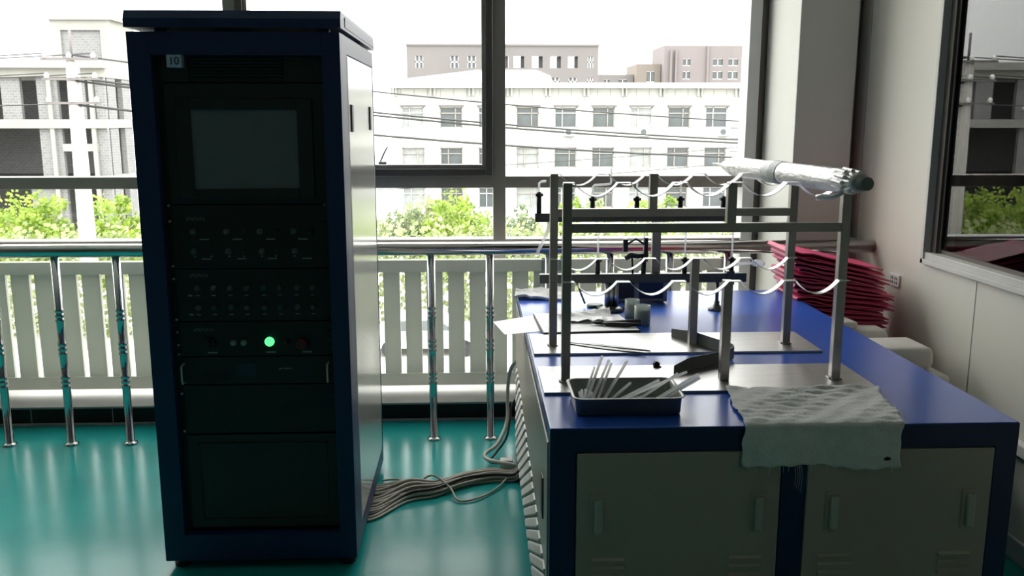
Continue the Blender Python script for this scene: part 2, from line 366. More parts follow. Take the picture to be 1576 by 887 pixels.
# window wall: mullions, transoms, panes
F0, F1 = 5.12, 5.24
mull = [-5.655, -4.255, -2.79, -1.325, 0.14]
fr = MB()
for m_ in mull: fr.box(m_ - .035, m_ + .035, F0, F1, 0.10, 3.12, bev=.002)
struct('trim_7', fr, 'frame')
struct('trim_8', B(1.535, 1.600, F0 - .02, F1, 0.10, 3.12, bev=.002), 'jamb')
struct('trim_9', B(1.600, 1.645, F0 + .01, F1, 0.10, 3.12), 'framedark')
bays = [(-5.62, -4.29), (-4.22, -2.825), (-2.755, -1.36), (-1.29, 0.105), (0.175, 1.535)]
for i, (a, b_) in enumerate(bays):
    wn = empty('window_%d' % (i + 5), ((a + b_) / 2, F0, 0.1), kind='structure')
    fm = MB()
    fm.box(a, b_, F0, F1, 1.236, 1.302, bev=.002)
    fm.box(a, b_, F0, F1, 0.888, 0.938, bev=.002)
    fm.box(a, b_, F0 + .02, F1, 0.10, 0.16); fm.box(a, b_, F0, F1, 3.05, 3.12)
    fm.build('window_frame', 'frame', wn)
    sl = MB(); sl.box(a, b_, F0 - .004, F1 - .02, 0.938, 0.944); sl.build('window_ledge', 'jamb', wn)  # pale strip colours in the sky-lit top face of the lower transom
    for (z0, z1) in ((0.16, 0.888), (0.944, 1.236)): B(a, b_, 5.215, 5.221, z0, z1).build('window_pane', 'glass', wn)
    if i == 3:
        sm = MB(); z0, z1 = 1.306, 3.046
        sm.box(b_ - .042, b_ - .002, F0 - .03, F1 - .05, z0, z1, bev=.002); sm.box(a + .002, a + .042, F0 - .03, F1 - .05, z0, z1, bev=.002)
        sm.box(a + .042, b_ - .042, F0 - .03, F1 - .05, z0, z0 + .04, bev=.002); sm.box(a + .042, b_ - .042, F0 - .03, F1 - .05, z1 - .04, z1, bev=.002)
        so = sm.build('window_sash', 'framedark', wn)
        s2 = MB(); s2.box(b_ - .062, b_ - .042, F0 - .01, F1 - .05, z0 + .04, z1 - .04, bev=.001); s2.box(a + .042, a + .062, F0 - .01, F1 - .05, z0 + .04, z1 - .04, bev=.001)
        s2.box(a + .062, b_ - .062, F0 - .01, F1 - .05, z0 + .04, z0 + .062, bev=.001)
        s2.build('glazing_bead', 'frame', so)
        B(a + .05, b_ - .05, 5.15, 5.156, z0 + .05, z1 - .04).build('window_pane', 'glass', wn)
        h = MB(); h.box(-.535, -.49, 5.06, 5.09, 1.372, 1.388, bev=.003); h.tube([(-.525, 5.075, 1.385), (-.505, 5.07, 1.43), (-.483, 5.075, 1.47)], .005, 8)
        h.build('stay_arm', 'chromeh', wn)
    else:
        B(a, b_, 5.215, 5.221, 1.302, 3.05).build('window_pane', 'glass', wn)
# heating pipe with valve in the corner
pp = empty('heating_pipe', (1.978, 4.74, 0.092), 'pale vertical heating pipe with a dark valve in the corner between column and right wall', 'pipe')
MB().cyl((1.978, 4.74, 0.092), (1.978, 4.74, ZC), .022, 16).build('pipe', 'walldark', pp)
v = MB(); v.cyl((1.977, 4.60, .98), (1.975, 4.80, .98), .03, 14); v.cyl((1.978, 4.74, .90), (1.978, 4.74, 1.06), .03, 14)
v.build('valve', 'blackpl', pp)
v = MB(); v.lathe((1.955, 4.575, .96), [(0, 0), (.03, 0.003), (.035, .02), (.03, .05), (0, .055)], 16); v.build('valve_knob', 'hose', pp)

# ------------------------------------------------------------------ railing
YR = 4.413
rail = empty('steel_railing', (-1.9, YR, 0), 'polished steel handrail on ringed balusters running in front of the window wall', 'railing')
MB().cyl((XL, YR, .99), (XR, YR, .99), .0335, 24).build('handrail', 'chrome', rail)
def baluster(x):
    p = [(.001, 0), (.034, 0), (.034, .006), (.022, .012), (.0195, .014), (.0195, .22)]
    for zc in (.33, .50, .67):
        for q in range(3):
            z = zc + (q - 1) * .024
            p += [(.0195, z - .010), (.0235, z - .005), (.0235, z + .005), (.0195, z + .010)]
    p += [(.0195, .962), (.001, .962)]
    return MB().lathe((x, YR, 0), p, 18)
for x in (-5.3, -5.0, -4.71, -4.42, -4.12, -3.83, -3.53, -3.24, -2.95, -2.652, -2.357, -2.05, -1.756, -1.46, -1.165, -.87, -.52, -.219, .072, .368, .674, .975, 1.27, 1.57, 1.87):
    baluster(x).build('baluster', 'chrome', rail)

# ------------------------------------------------------------------ slatted fence panels behind the railing
def fence(x0, x1, gap0, pitch, label, zb=.102):
    r = empty('slatted_fence', ((x0 + x1) / 2, 4.92, zb), label, 'fence', 'white slatted fence panels')
    y0, y1 = 4.905, 4.935
    B(x0, x1, y0 - .012, y1 + .012, .79, .858, bev=.003).build('top_rail', 'fence', r)
    B(x0, x1, y0 - .012, y1 + .012, .143, .214, bev=.003).build('bottom_rail', 'fence', r)
    for e in (x0, x1 - .03): B(e, e + .03, y0 - .014, y1 + .014, zb, .858, bev=.003).build('end_post', 'fence', r)
    edges = [x0 + .03]; g = gap0
    while g > x0 + .06: g -= pitch
    g += pitch if g <= x0 + .06 else 0
    while g < x1 - .06:
        a = edges[-1]; b_ = g - .0145
        if b_ - a > .01: B(a, b_, y0, y1, .214, .79, bev=.002).build('slat', 'fence', r)
        edges.append(g + .0145); g += pitch
    B(edges[-1], x1 - .03, y0, y1, .214, .79, bev=.002).build('slat', 'fence', r)
fence(-5.5, -1.48, -2.538, .1262, 'white slatted fence panel behind the railing, left of the equipment cabinet')
fence(-1.45, .396, -.405, .119, 'white slatted fence panel between the equipment cabinet and the blue bench')
fence(.457, 1.40, .57, .119, 'short white slatted fence panel behind the blue bench')

# ------------------------------------------------------------------ equipment cabinet
CX0, CX1, CY0, CY1 = -1.135, -.442, 3.08, 4.05
cab = empty('equipment_cabinet', (-.79, 3.5, 0), 'tall dark blue control cabinet with screen and push buttons, left of the bench', 'cabinet')
b = MB()
rx0, rx1, rz0, rz1 = -1.06, -.503, .135, 1.828
b.box(CX0, rx0, CY0, CY0 + .04, .035, 1.902, bev=.002); b.box(rx1, CX1, CY0, CY0 + .04, .035, 1.902, bev=.002)
b.box(rx0, rx1, CY0, CY0 + .04, rz1, 1.902); b.box(rx0, rx1, CY0, CY0 + .04, .035, rz0)
b.box(CX0, CX1, CY0 + .04, CY1, 1.88, 1.902); b.box(CX0, CX1, CY0 + .04, CY1, .035, .05)
b.box(CX0, CX0 + .012, CY0 + .04, CY1, .05, 1.88); b.box(CX0, CX1, CY1 - .012, CY1, .05, 1.88)
# right side frame around the removable panel
b.box(CX1 - .014, CX1, CY0 + .04, 3.235, .05, 1.88); b.box(CX1 - .014, CX1, 4.01, CY1, .05, 1.88)
b.box(CX1 - .014, CX1, 3.235, 4.01, 1.842, 1.88); b.box(CX1 - .014, CX1, 3.235, 4.01, .05, .105)
b.build('body', 'blue', cab)
l = MB(); l.prism([(CX0 - .003, 1.915), (CX1 + .006, 1.915), (CX1 + .006, 1.944), (CX1 + .004, 1.970), (CX0 + .012, 1.970), (CX0 - .003, 1.944)], 'y', CY0 + .012, CY1 + .02)
l.prism([(CY0 - .008, 1.915), (CY0 + .012, 1.915), (CY0 + .012, 1.970), (CY0 + .006, 1.970), (CY0 - .008, 1.944)], 'x', CX0 - .003, CX1 + .006)
lid = l.build('lid', 'blue', cab)
B(CX1 + .0055, CX1 + .008, CY0 + .09, CY1 - .02, 1.925, 1.958, bev=.001).build('lid_side_panel', 'blue', lid)
for x in (CX0 + .10, CX1 - .06):
    for y in (CY0 + .06, CY1 - .1): B(x - .02, x + .02, y - .02, y + .02, 1.902, 1.915).build('lid_spacer', 'blue', cab)
side = B(CX1 - .014, CX1 + .001, 3.24, 4.005, .11, 1.838, bev=.004).build('side_panel', 'sidepanel', cab)
for y in (3.315, 3.885):
    hm = MB(); hm.box(CX1 + .001, CX1 + .006, y - .022, y + .022, 1.575, 1.672, bev=.002); hm.build('recessed_handle', 'blackpl', side)
for x in (CX0 + .045, CX1 - .04):
    for y in (CY0 + .05, CY1 - .06):
        fm = MB(); fm.lathe((x, y, 0), [(0, 0), (.028, 0), (.029, .012), (.012, .018), (.012, .036), (0, .036)], 18); fm.build('levelling_foot', 'blackpl', cab)
YP = CY0 + .03   # face plane of rack panels
def panel(name, z0, z1, m='black', x0=rx0 + .022, x1=rx1 - .003, y=YP):
    return B(x0, x1, y, y + .02, z0, z1, bev=.0015).build(name, m, cab)
rs = MB(); rs.box(rx0, rx0 + .022, CY0 + .036, CY0 + .06, rz0, rz1); rs.box(rx1 - .006, rx1, CY0 + .036, CY0 + .06, rz0, rz1)
rs.build('rack_rail', 'black', cab)
# louvred top panel
g = MB(); gx0 = rx0 + .022; gx1 = rx1 - .003
g.box(gx0, gx1, YP + .006, YP + .02, 1.742, 1.826)
for i in range(7): g.box(-.945 + .0, -.64, YP - .002, YP + .006, 1.752 + i * .0105, 1.757 + i * .0105, rot=Matrix.Rotation(.3, 3, 'X'))
for (a, b_) in ((gx0, -.95), (-.635, gx1)): g.box(a, b_, YP, YP + .006, 1.742, 1.826)
g.build('louvre_panel', 'black2', cab)
mp = panel('monitor_panel', 1.335, 1.738, 'black2', x0=rx0 + .024)
bz = MB()
sx0, sx1, sz0, sz1 = -.949, -.597, 1.388, 1.652
bz.box(sx0 - .05, sx0, YP - .012, YP, sz0 - .035, sz1 + .035, bev=.003); bz.box(sx1, sx1 + .05, YP - .012, YP, sz0 - .035, sz1 + .035, bev=.003)
bz.box(sx0, sx1, YP - .012, YP, sz1, sz1 + .035, bev=.003); bz.box(sx0, sx1, YP - .012, YP, sz0 - .035, sz0, bev=.003)
bz.build('bezel', 'black2', mp)
B(sx0, sx1, YP - .006, YP - .001, sz0, sz1).build('screen', 'screen', mp)
# inventory tag
tg = B(-1.009, -.961, CY0 - .0, CY0 + .031, 1.788, 1.829).build('number_tag', 'tagc', cab)
def text(body, size, x, y, z, m, parent, rx=PI / 2, rz=0, name='lettering'):
    c = bpy.data.curves.new(name, 'FONT'); c.body = body; c.size = size; c.extrude = .0004; c.align_x = 'CENTER'; c.align_y = 'CENTER'
    to = bpy.data.objects.new(name, c); SC.collection.objects.link(to); bpy.context.view_layer.update()
    me = bpy.data.meshes.new_from_object(to); me.name = name; bpy.data.objects.remove(to); me.materials.clear(); me.materials.append(M[m])
    o = bpy.data.objects.new(name, me); SC.collection.objects.link(o)
    o.rotation_euler = (rx, 0, rz); o.location = Vector((x, y, z)) - W[parent.name]; o.parent = parent; return o
text('10', .036, -.985, CY0 - .001, 1.808, 'ink', tg)
# control panels
def glyphs(mb, x, z, n, h=.011, wd=.0075, gap=.0018):
    for i in range(n):
        X = x + i * (wd + gap)
        mb.box(X, X + wd, YP - .001, YP, z + h * .42, z + h * .52); mb.box(X + wd * .4, X + wd * .55, YP - .001, YP, z, z + h)
        if i % 2: mb.box(X, X + wd, YP - .001, YP, z + h * .85, z + h * .97)
        else: mb.box(X, X + wd, YP - .001, YP, z, z + h * .12)
def button(x, z, r, m, par, lit=False, name='button'):
    q = MB(); q.tube([(x, YP, z), (x, YP - .006, z), (x, YP - .0065, z)], [r * 1.25, r * 1.25, r], 16); q.tube([(x, YP - .006, z), (x, YP - .014, z), (x, YP - .015, z)], [r, r, r * .7], 16)
    return q.build(name, m, par)
p1 = panel('output_button_panel', 1.112, 1.331)
pt = MB(); glyphs(pt, -.99, 1.279, 7)
for x in (-.948, -.836, -.722, -.612): pt.box(x, x + .032, YP - .001, YP, 1.211, 1.215)
for x in (-.945, -.825, -.72, -.60): pt.box(x, x + .032, YP - .001, YP, 1.143, 1.147)
for x in (-.966, -.911, -.85, -.80, -.738, -.69, -.626): pt.box(x - .003, x + .003, YP - .001, YP, 1.151, 1.156)
pt.build('panel_print', 'mark', p1)
for x in (-.968, -.855, -.741, -.627): button(x, 1.240, .0085, 'button', p1)
for x in (-.798, -.685, -.567): button(x, 1.238, .008, 'black2', p1)
for x in (-.969, -.852, -.738, -.625): button(x, 1.171, .0085, 'button', p1)
for x in (-.798, -.685): button(x, 1.171, .007, 'black2', p1)
p2 = panel('input_button_panel', .925, 1.108)
pt = MB(); glyphs(pt, -.99, 1.082, 7)
for z in (1.016, .948):
    pt.box(-1.0, -.985, YP - .001, YP, z - .003, z + .003)
    for x in (-.966, -.911, -.853, -.798, -.738, -.682, -.624, -.569): pt.box(x - .008, x + .006, YP - .001, YP, z - .0015, z + .0015)
pt.build('panel_print', 'mark', p2)
for i, x in enumerate((-.966, -.911, -.853, -.798, -.738, -.682, -.624, -.569)):
    button(x, 1.042, .008, 'buttong' if i in (4, 5) else 'button', p2); button(x, .973, .008, 'buttong' if i in (1, 5) else 'button', p2)
p3 = panel('power_switch_panel', .798, .921)
pt = MB(); glyphs(pt, -.99, .888, 8)
for x in (-.945, -.742, -.615): pt.box(x, x + .034, YP - .001, YP, .808, .813)
pt.build('panel_print', 'mark', p3)
q = MB(); q.tube([(-.935, YP, .845), (-.935, YP - .012, .845)], .02, 18); q.box(-.94, -.93, YP - .022, YP - .012, .828, .862, bev=.002); q.build('rotary_switch', 'black2', p3)
for x in (-.853, -.817): button(x, .846, .0085, 'mark', p3, name='indicator_lamp')
o = button(-.727, .849, .0135, 'led', p3, name='indicator_lamp'); o['label'] = 'lit green indicator lamp'
button(-.665, .846, .0085, 'black2', p3)
q = MB(); q.tube([(-.611, YP, .840), (-.611, YP - .012, .840)], .012, 18); q.tube([(-.611, YP - .012, .840), (-.611, YP - .02, .840), (-.611, YP - .026, .840)], [.021, .021, .016], 20)
o = q.build('emergency_stop', 'red', p3); o['label'] = 'dark red mushroom push button'
p4 = panel('meter_panel', .695, .794, 'black2')
B(-.846, -.778, YP - .004, YP, .727, .772, bev=.001).build('display', 'lcd', p4)
q = MB()
for i in range(14):
    for j in range(4): q.box(-.955 + i * .007, -.951 + i * .007, YP - .0015, YP, .705 + j * .01, .711 + j * .01)
q.build('vent_holes', 'black', p4)
pt = MB(); pt.box(-.70, -.688, YP - .001, YP, .747, .751); pt.box(-.684, -.655, YP - .001, YP, .748, .752); pt.build('panel_print', 'mark', p4)
for x in (-1.030, -.524):
    q = MB(); q.tube([(x, YP, .772), (x, YP - .03, .770), (x, YP - .034, .76), (x, YP - .034, .716), (x, YP - .03, .706), (x, YP, .704)], .0035, 8)
    q.build('panel_handle', 'chromeh', p4)
panel('blank_panel', .512, .691)
p6 = panel('lower_door', .150, .505, 'olive', x0=-1.038)
q = MB(); q.box(-1.0, -.54, YP - .006, YP, .18, .185); q.box(-1.0, -.54, YP - .006, YP, .47, .475); q.box(-1.0, -.995, YP - .006, YP, .18, .475); q.box(-.545, -.54, YP - .006, YP, .18, .475)
q.build('door_rib', 'olive', p6)
q = MB()
for z in (1.33, 1.275, 1.12, 1.075, .93, .885, .838, .805, .66, .52):
    for x in (-1.046, -.517): q.tube([(x, CY0 + .036, z), (x, CY0 + .030, z)], .004, 10)
q.build('panel_screw', 'chromeh', cab)

# ------------------------------------------------------------------ blue bench
BX0, BX1, BY0, BY1, BH = .198, 1.495, 2.30, 4.25, .80
bench = empty('workbench', (.85, 3.27, 0), 'long bright blue metal workbench with grey doors and vented side, carrying the tube racks', 'bench')
B(BX0, BX1, BY0, BY1, BH - .03, BH, bev=.002).build('worktop', 'bluetop', bench)
b = MB()
b.box(BX0, BX1, BY0, BY0 + .03, .732, BH - .03); b.box(BX0, BX1, BY0 - .0015, BY0 - .0002, .732, BH - .003); b.box(BX0, .268, BY0, BY0 + .03, .0, .732)  # thin navy sheet over the worktop edge paints in its shaded front
b.box(.838, .906, BY0, BY0 + .03, .0, .732); b.box(1.435, BX1, BY0, BY0 + .03, 0, .732); b.box(.268, 1.435, BY0, BY0 + .03, 0, .07)
b.box(BX1 - .02, BX1, BY0 + .03, BY1, 0, BH - .03); b.box(BX0, BX1, BY1 - .02, BY1, 0, BH - .03)
b.box(BX0, BX1, BY0 + .03, BY1 - .02, 0.0, .04)
b.box(BX0, BX0 + .02, BY0 + .03, BY0 + .05, .04, BH - .03); b.box(BX0, BX0 + .02, BY0 + .05, BY1, .745, BH - .03)
b.build('carcass', 'blue', bench)
sd = B(BX0 - .004, BX0 + .014, BY0 + .045, BY1 - .005, .045, .745, bev=.002).build('side_panel', 'doorgrey', bench)
B(BX0 - .008, BX0 - .004, 2.46, 2.52, .465, .592, bev=.001).build('side_latch', 'blackpl', sd)
lv = MB(); lh = MB()
for j in range(19):
    z = .066 + j * .0225
    for i in range(19):
        y = 2.38 + i * .095 + (j % 2) * .0475
        if z > .335 + (y - 2.36) * .078 or y > 4.12: continue
        lv.prism([(BX0 - .004, z), (BX0 - .009, z), (BX0 - .012, z + .005), (BX0 - .009, z + .012), (BX0 - .004, z + .014)], 'y', y, y + .056)
        lh.box(BX0 - .0055, BX0 - .004, y + .003, y + .053, z - .007, z - .0005)
lv.build('louvre', 'whitep', sd)
lh.build('vent_slot', 'ink', sd)
for di, (a, b_) in enumerate(((.272, .835), (.909, 1.431))):
    d = B(a, b_, BY0 - .004, BY0 + .016, .074, .728, bev=.003).build('door', 'doorgrey', bench)
    for x in ((.331, .776) if di == 0 else (.986, 1.372)):
        hm = MB(); hm.box(x - .022, x + .018, BY0 - .008, BY0 - .004, .495, .610, bev=.001)
        lt = hm.build('latch_plate', 'doorgrey', d)
        hm = MB(); hm.box(x - .011, x + .012, BY0 - .020, BY0 - .008, .500, .598, bev=.0055); hm.build('latch_lever', 'chromeh', lt)
    for z in (.41, .385, .36, .335):
        for x in (a + .09, b_ - .09):
            MB().prism([(BY0 - .004, z), (BY0 - .004, z + .012), (BY0 - .010, z + .006), (BY0 - .010, z)], 'x', x - .045, x + .045).build('door_louvre', 'doorgrey', d)

# ------------------------------------------------------------------ tube racks
def wavy(x0, pitch, n, z, depth, fl=.020, ext0=.012, ext1=.012):
    pts = [(x0 - ext0 - fl * .0, z)]
    for i in range(n):
        a = x0 + i * pitch + fl; b_ = x0 + (i + 1) * pitch - fl
        for k in range(15):
            t = k / 14.0; pts.append((a + (b_ - a) * t, z - depth * (math.sin(PI * t) ** 0.85)))
    pts.append((x0 + n * pitch + ext1, z)); return pts
def rack(y, xmid_top, xmid_low, label):
    r = empty('tube_rack', (.72, y, BH), label, 'rack')
    B(.205, 1.237, y - .12, y + .172, BH, BH + .008, bev=.001).build('base_plate', 'steel', r)
    h = .014
    for x in (.281, 1.142):
        m_ = B(x - h, x + h, y - h, y + h, BH + .008, 1.428, bev=.0015); m_.tube([(x - .017, y - .018, BH + .009), (x + .017, y - .018, BH + .009)], .003, 6); m_.tube([(x - .018, y - .017, BH + .009), (x - .018, y + .017, BH + .009)], .003, 6)
        m_.build('post', 'post', r)
    B(.281 + h, 1.142 - h, y - .012, y + .012, 1.279, 1.307, bev=.001).build('crossbar', 'post', r)
    B(xmid_top - h, xmid_top + h, y - h, y + h, 1.307, 1.429, bev=.001).build('short_post', 'post', r)
    B(xmid_low - h, xmid_low + h, y - h, y + h, BH + .008, 1.128, bev=.001).build('lower_post', 'post', r)
    MB().ribbon(wavy(.281, .1722, 5, 1.4305, .041), y - .020, y + .020, .0022).build('upper_cradle_strip', 'strip', r)
    lo = wavy(.281, .1722, 5, 1.130, .041)
    MB().ribbon(lo, y - .042, y - .0145, .0022).build('lower_cradle_strip', 'strip', r)
    return r
rack(2.72, .785, .785, 'grey square tube rack with wavy cradle strips, nearest the camera on the bench')
rack(3.18, .635, .795, 'grey square tube rack with wavy cradle strips, behind the nearer rack')

# ------------------------------------------------------------------ wrapped quartz tube lying in both racks
p0 = Vector((1.062, 2.44, 1.447)); p1_ = Vector((.985, 3.52, 1.442))
d = (p1_ - p0)
def onp(t): return p0 + d * t
qt = empty('quartz_tube', onp(0), 'long quartz tube wrapped in glossy white plastic, laid across the top of both racks', 'tube')
pts = []; rr = []
for i in range(61):
    t = i / 60.0; base = .036
    if t < .10: base = .026 + .010 * (t / .10)
    if t > .90: base = .036 - .020 * ((t - .9) / .1)
    if .46 < t < .60: base = .0372
    pts.append(onp(t)); rr.append(base + .0016 * math.sin(i * 1.9) * (1 if t < .2 or t > .85 else .4) + random.uniform(-.0007, .0007))
MB().tube(pts, rr, 26).build('wrapped_body', 'wrap', qt)
MB().tube([onp(t) for t in (.47, .475, .52, .525, .53, .585, .59)], [.0375, .0385, .0388, .0395, .0390, .0388, .0375], 28).build('wrap_band', 'wrapband', qt)
MB().tube([onp(-.035), onp(.0), onp(.01)], [.0185, .0195, .0195], 26).build('end_cap', 'cap', qt)
MB().tube([onp(.99), onp(1.01), onp(1.03), onp(1.13)], [.016, .010, .006, .0055], 14).build('nozzle', 'tube', qt)
c = MB(); a0 = onp(.06)
for k in range(9):
    an = k / 9 * PI * 1.6 + 1.0; c0 = a0 + Vector((math.cos(an) * .030, .01 * (k % 3) - .01, math.sin(an) * .030))
    c.tube([c0 + Vector((-.01, -.04, .003)), c0 + Vector((0.004, -.01, 0)), c0 + Vector((-.006, .03, .004)), c0 + Vector((.002, .055, 0))], [.004, .007, .006, .003], 8)
c.tube([a0 + Vector((-.01, 0, -.028)), a0 + Vector((-.03, .03, -.045)), a0 + Vector((-.055, .05, -.048)), a0 + Vector((-.07, .06, -.05))], [.006, .008, .010, .008], 10)
c.build('crumpled_wrap', 'wrap', qt)

# ------------------------------------------------------------------ gas manifold stand behind the racks
YM = 3.80
ms = empty('manifold_stand', (.59, YM, BH), 'dark two-rail stand with clamped glass tubes, standing behind the racks', 'stand')
b = MB(); b.box(.255, 1.085, YM - .016, YM + .016, 1.190, 1.228, bev=.003); b.build('upper_rail', 'darksteel', ms)
b = MB(); b.box(.275, 1.175, YM - .016, YM + .016, .925, .965, bev=.003); b.box(1.085, 1.12, YM - .022, YM + .022, .915, .975, bev=.002); b.build('lower_rail', 'darksteel', ms)
b = MB(); b.box(.765, .803, YM + .017, YM + .045, .96, 1.19, bev=.002); b.box(.765, .803, YM - .01, YM + .045, 1.175, 1.186); b.build('upright', 'post', ms)
b = MB()
for dx in (-.020, 0, .020): b.cyl((.59 + dx, YM + .002 * (dx == 0), .815), (.59 + dx, YM, .926), .0105, 12)
b.build('column', 'steel', ms)
b = MB(); b.lathe((.59, YM, BH), [(0, 0), (.052, 0), (.055, .008), (.045, .016), (.03, .022), (0, .022)], 24)
for k in range(3):
    an = k * 2.1 + .4; b.tube([(.59, YM, .812), (.59 + .07 * math.cos(an), YM + .07 * math.sin(an), .806)], .005, 8)
b.build('base', 'darksteel', ms)
b = MB(); b.cyl((1.052, YM, .81), (1.052, YM, .926), .0075, 12); b.lathe((1.052, YM, BH), [(0, 0), (.036, 0), (.037, .006), (.022, .014), (.012, .024), (.012, .04), (0, .04)], 22)
b.build('support_leg', 'darksteel', ms)
def clamp(x, z, h, tubep, tr=.0045):
    q = MB(); q.cyl((x, YM, z), (x, YM, z + h), .0105, 14); cl = q.build('clamp', 'blackpl', ms)
    q = MB(); nn = 10; pr = [(x + (.0175 if k % 2 == 0 else .012) * math.cos(2 * PI * k / nn), YM + (.0175 if k % 2 == 0 else .012) * math.sin(2 * PI * k / nn)) for k in range(nn)]
    q.prism(pr, 'z', z + h - .004, z + h + .008); q.lathe((x, YM, z + h + .008), [(.011, 0), (.008, .006), (0, .007)], 12); q.build('clamp_knob', 'blackpl', cl)
    q = MB(); q.tube([(x + a, YM + b_, z + h + c_) for a, b_, c_ in tubep], tr, 8); q.build('glass_tube', 'tube', ms)
clamp(.272, 1.228, .075, [(0, 0, .012), (0, 0, .05), (.01, 0, .058), (.03, 0, .06)])
clamp(.50, 1.228, .055, [(0, 0, .012), (0, 0, .055), (.006, 0, .062), (.06, 0, .066), (.075, 0, .068), (.078, 0, .075), (.078, 0, .135)])
clamp(.69, 1.228, .055, [(0, 0, .012), (0, 0, .085)])
clamp(.877, 1.228, .055, [(0, 0, .012), (0, 0, .08)])
clamp(1.062, 1.228, .055, [(0, 0, .012), (0, 0, .07)])
clamp(.527, .965, .055, [(0, 0, .012), (0, 0, .115), (.008, 0, .124), (.04, 0, .128), (.075, 0, .125)])
clamp(.726, .965, .055, [(0, 0, .012), (0, 0, .13), (.008, 0, .14), (.045, 0, .142), (.09, 0, .142)])
clamp(.905, .965, .055, [(0, 0, .012), (0, 0, .13), (.008, 0, .14), (.05, 0, .144), (.13, 0, .147)])
clamp(1.11, .965, .055, [(0, 0, .012), (0, 0, .14)])
q = MB(); q.tube([(.262, YM - .05, 1.065), (.30, YM - .035, 1.135), (.315, YM - .016, 1.19)], .0075, 10); q.build('slanting_glass_tube', 'tube', ms)
q = MB(); q.box(.635, .655, YM - .012, YM + .012, 1.06, 1.115, bev=.002); q.box(.725, .742, YM - .012, YM + .012, 1.03, 1.12, bev=.002)
q.tube([(.645, YM, 1.03), (.67, YM, 1.045), (.70, YM, 1.04), (.745, YM, 1.045)], [.010, .014, .012, .008], 10); q.tube([(.675, YM, 1.035), (.68, YM, .965)], .0045, 8)
q.tube([(.65, YM, 1.09), (.69, YM, 1.115), (.73, YM, 1.09)], .005, 8)
q.build('gas_valve', 'blackpl', ms)
q = MB(); q.tube([(1.12, YM, 1.0), (1.17, YM + .03, 1.0), (1.22, YM + .05, .998)], .007, 10); q.tube([(1.22, YM + .05, .998), (1.235, YM + .055, .998), (1.26, YM + .06, .995), (1.275, YM + .065, .992)], [.012, .016, .015, .006], 12)
q.build('glass_stopcock', 'tube', ms)

# twin display meter
tm = empty('display_meter', (.75, 4.0, BH), 'grey twin-window meter box at the back of the bench behind the stand', 'meter')
b = B(.628, .868, 3.957, 4.07, BH + .006, .905, bev=.004)
for x in (.65, .845): b.box(x - .01, x + .01, 3.97, 4.05, BH, BH + .007)
b.build('housing', 'frame', tm)
B(.636, .716, 3.953, 3.958, .822, .896, bev=.001).build('display_window', 'olive', tm)
B(.738, .848, 3.953, 3.958, .822, .896, bev=.001).build('display_window', 'lcd', tm)
# black thin rod leaning & small lid
t = tag(MB().tube([(.435, 3.93, .955), (.452, 3.92, .90), (.487, 3.90, .812)], .004, 8).build('bent_rod', 'blackpl'), 'thin black rod leaning beside the stand column', 'rod')
t = tag(MB().lathe((.53, 3.885, BH), [(0, 0), (.035, 0), (.037, .006), (.034, .012), (0, .012)], 24).build('round_lid', 'greylid'), 'flat dark green round lid at the foot of the stand', 'lid')

# ------------------------------------------------------------------ cups
def cup(x, y, r, h, label):
    q = MB(); q.lathe((x, y, BH), [(0, .0), (r * .94, 0), (r * .98, .004), (r, h), (r - .0025, h), (r - .0035, .006), (0, .005)], 28)
    o = q.build('plastic_cup', 'frost'); tag(o, label, 'cup', 'frosted cups on the bench')
    MB().lathe((x, y, BH), [(0, .0065), (r - .0045, .0065), (r - .0035, h * .80), (0, h * .80)], 24).build('powder_filling', 'rubber', o); return o
cup(.676, 3.535, .033, .079, 'frosted plastic cup, the nearer of the pair, on the back of the bench')
cup(.655, 3.655, .031, .079, 'frosted plastic cup, the farther of the pair, half hidden by the nearer')

# ------------------------------------------------------------------ papers, folder, pliers
def sheet(name, poly, z, th, m, label, cat, group=None, wave=0.0, seedv=1):
    rnd = random.Random(seedv); bm = MB(); n = 10
    (a, b_, c_, d_) = [Vector((p[0], p[1], 0)) for p in poly]
    top = []; bot = []
    for i in range(n + 1):
        rt_ = []; rb = []
        for j in range(n + 1):
            u, v_ = i / n, j / n; p = (a * (1 - u) + b_ * u) * (1 - v_) + (d_ * (1 - u) + c_ * u) * v_
            dz = wave * (.5 + .5 * math.sin(u * 9 + v_ * 4 + seedv)) * (0.3 + rnd.random() * .7)
            rt_.append(bm.bm.verts.new((p.x, p.y, z + th + dz))); rb.append(bm.bm.verts.new((p.x, p.y, z + dz)))
        top.append(rt_); bot.append(rb)
    for i in range(n):
        for j in range(n):
            bm.bm.faces.new((top[i][j], top[i + 1][j], top[i + 1][j + 1], top[i][j + 1])); bm.bm.faces.new((bot[i][j], bot[i][j + 1], bot[i + 1][j + 1], bot[i + 1][j]))
    for k in range(n):
        for (r1, r2) in (([top[k][0], top[k + 1][0]], [bot[k + 1][0], bot[k][0]]), ([top[k + 1][n], top[k][n]], [bot[k][n], bot[k + 1][n]]), ([top[0][k + 1], top[0][k]], [bot[0][k], bot[0][k + 1]]), ([top[n][k], top[n][k + 1]], [bot[n][k + 1], bot[n][k]])):
            bm.bm.faces.new(r1 + r2)
    return tag(bm.build(name, m), label, cat, group)
sheet('paper_sheet', [(.071, 3.60), (.112, 3.375), (.30, 3.44), (.27, 3.73)], .8002, .0012, 'paper', 'plain white sheet sticking out over the left edge of the bench', 'paper')
fo = sheet('folder', [(.243, 3.70), (.258, 3.345), (.640, 3.375), (.60, 3.66)], .8016, .011, 'folder', 'thick dark-edged folder lying flat between the stand and the rear rack', 'folder')
sheet('paper_sheet', [(.245, 3.705), (.262, 3.35), (.636, 3.38), (.60, 3.66)], .8130, .0015, 'paper', 'white sheet covering the dark folder beside the cups', 'paper')
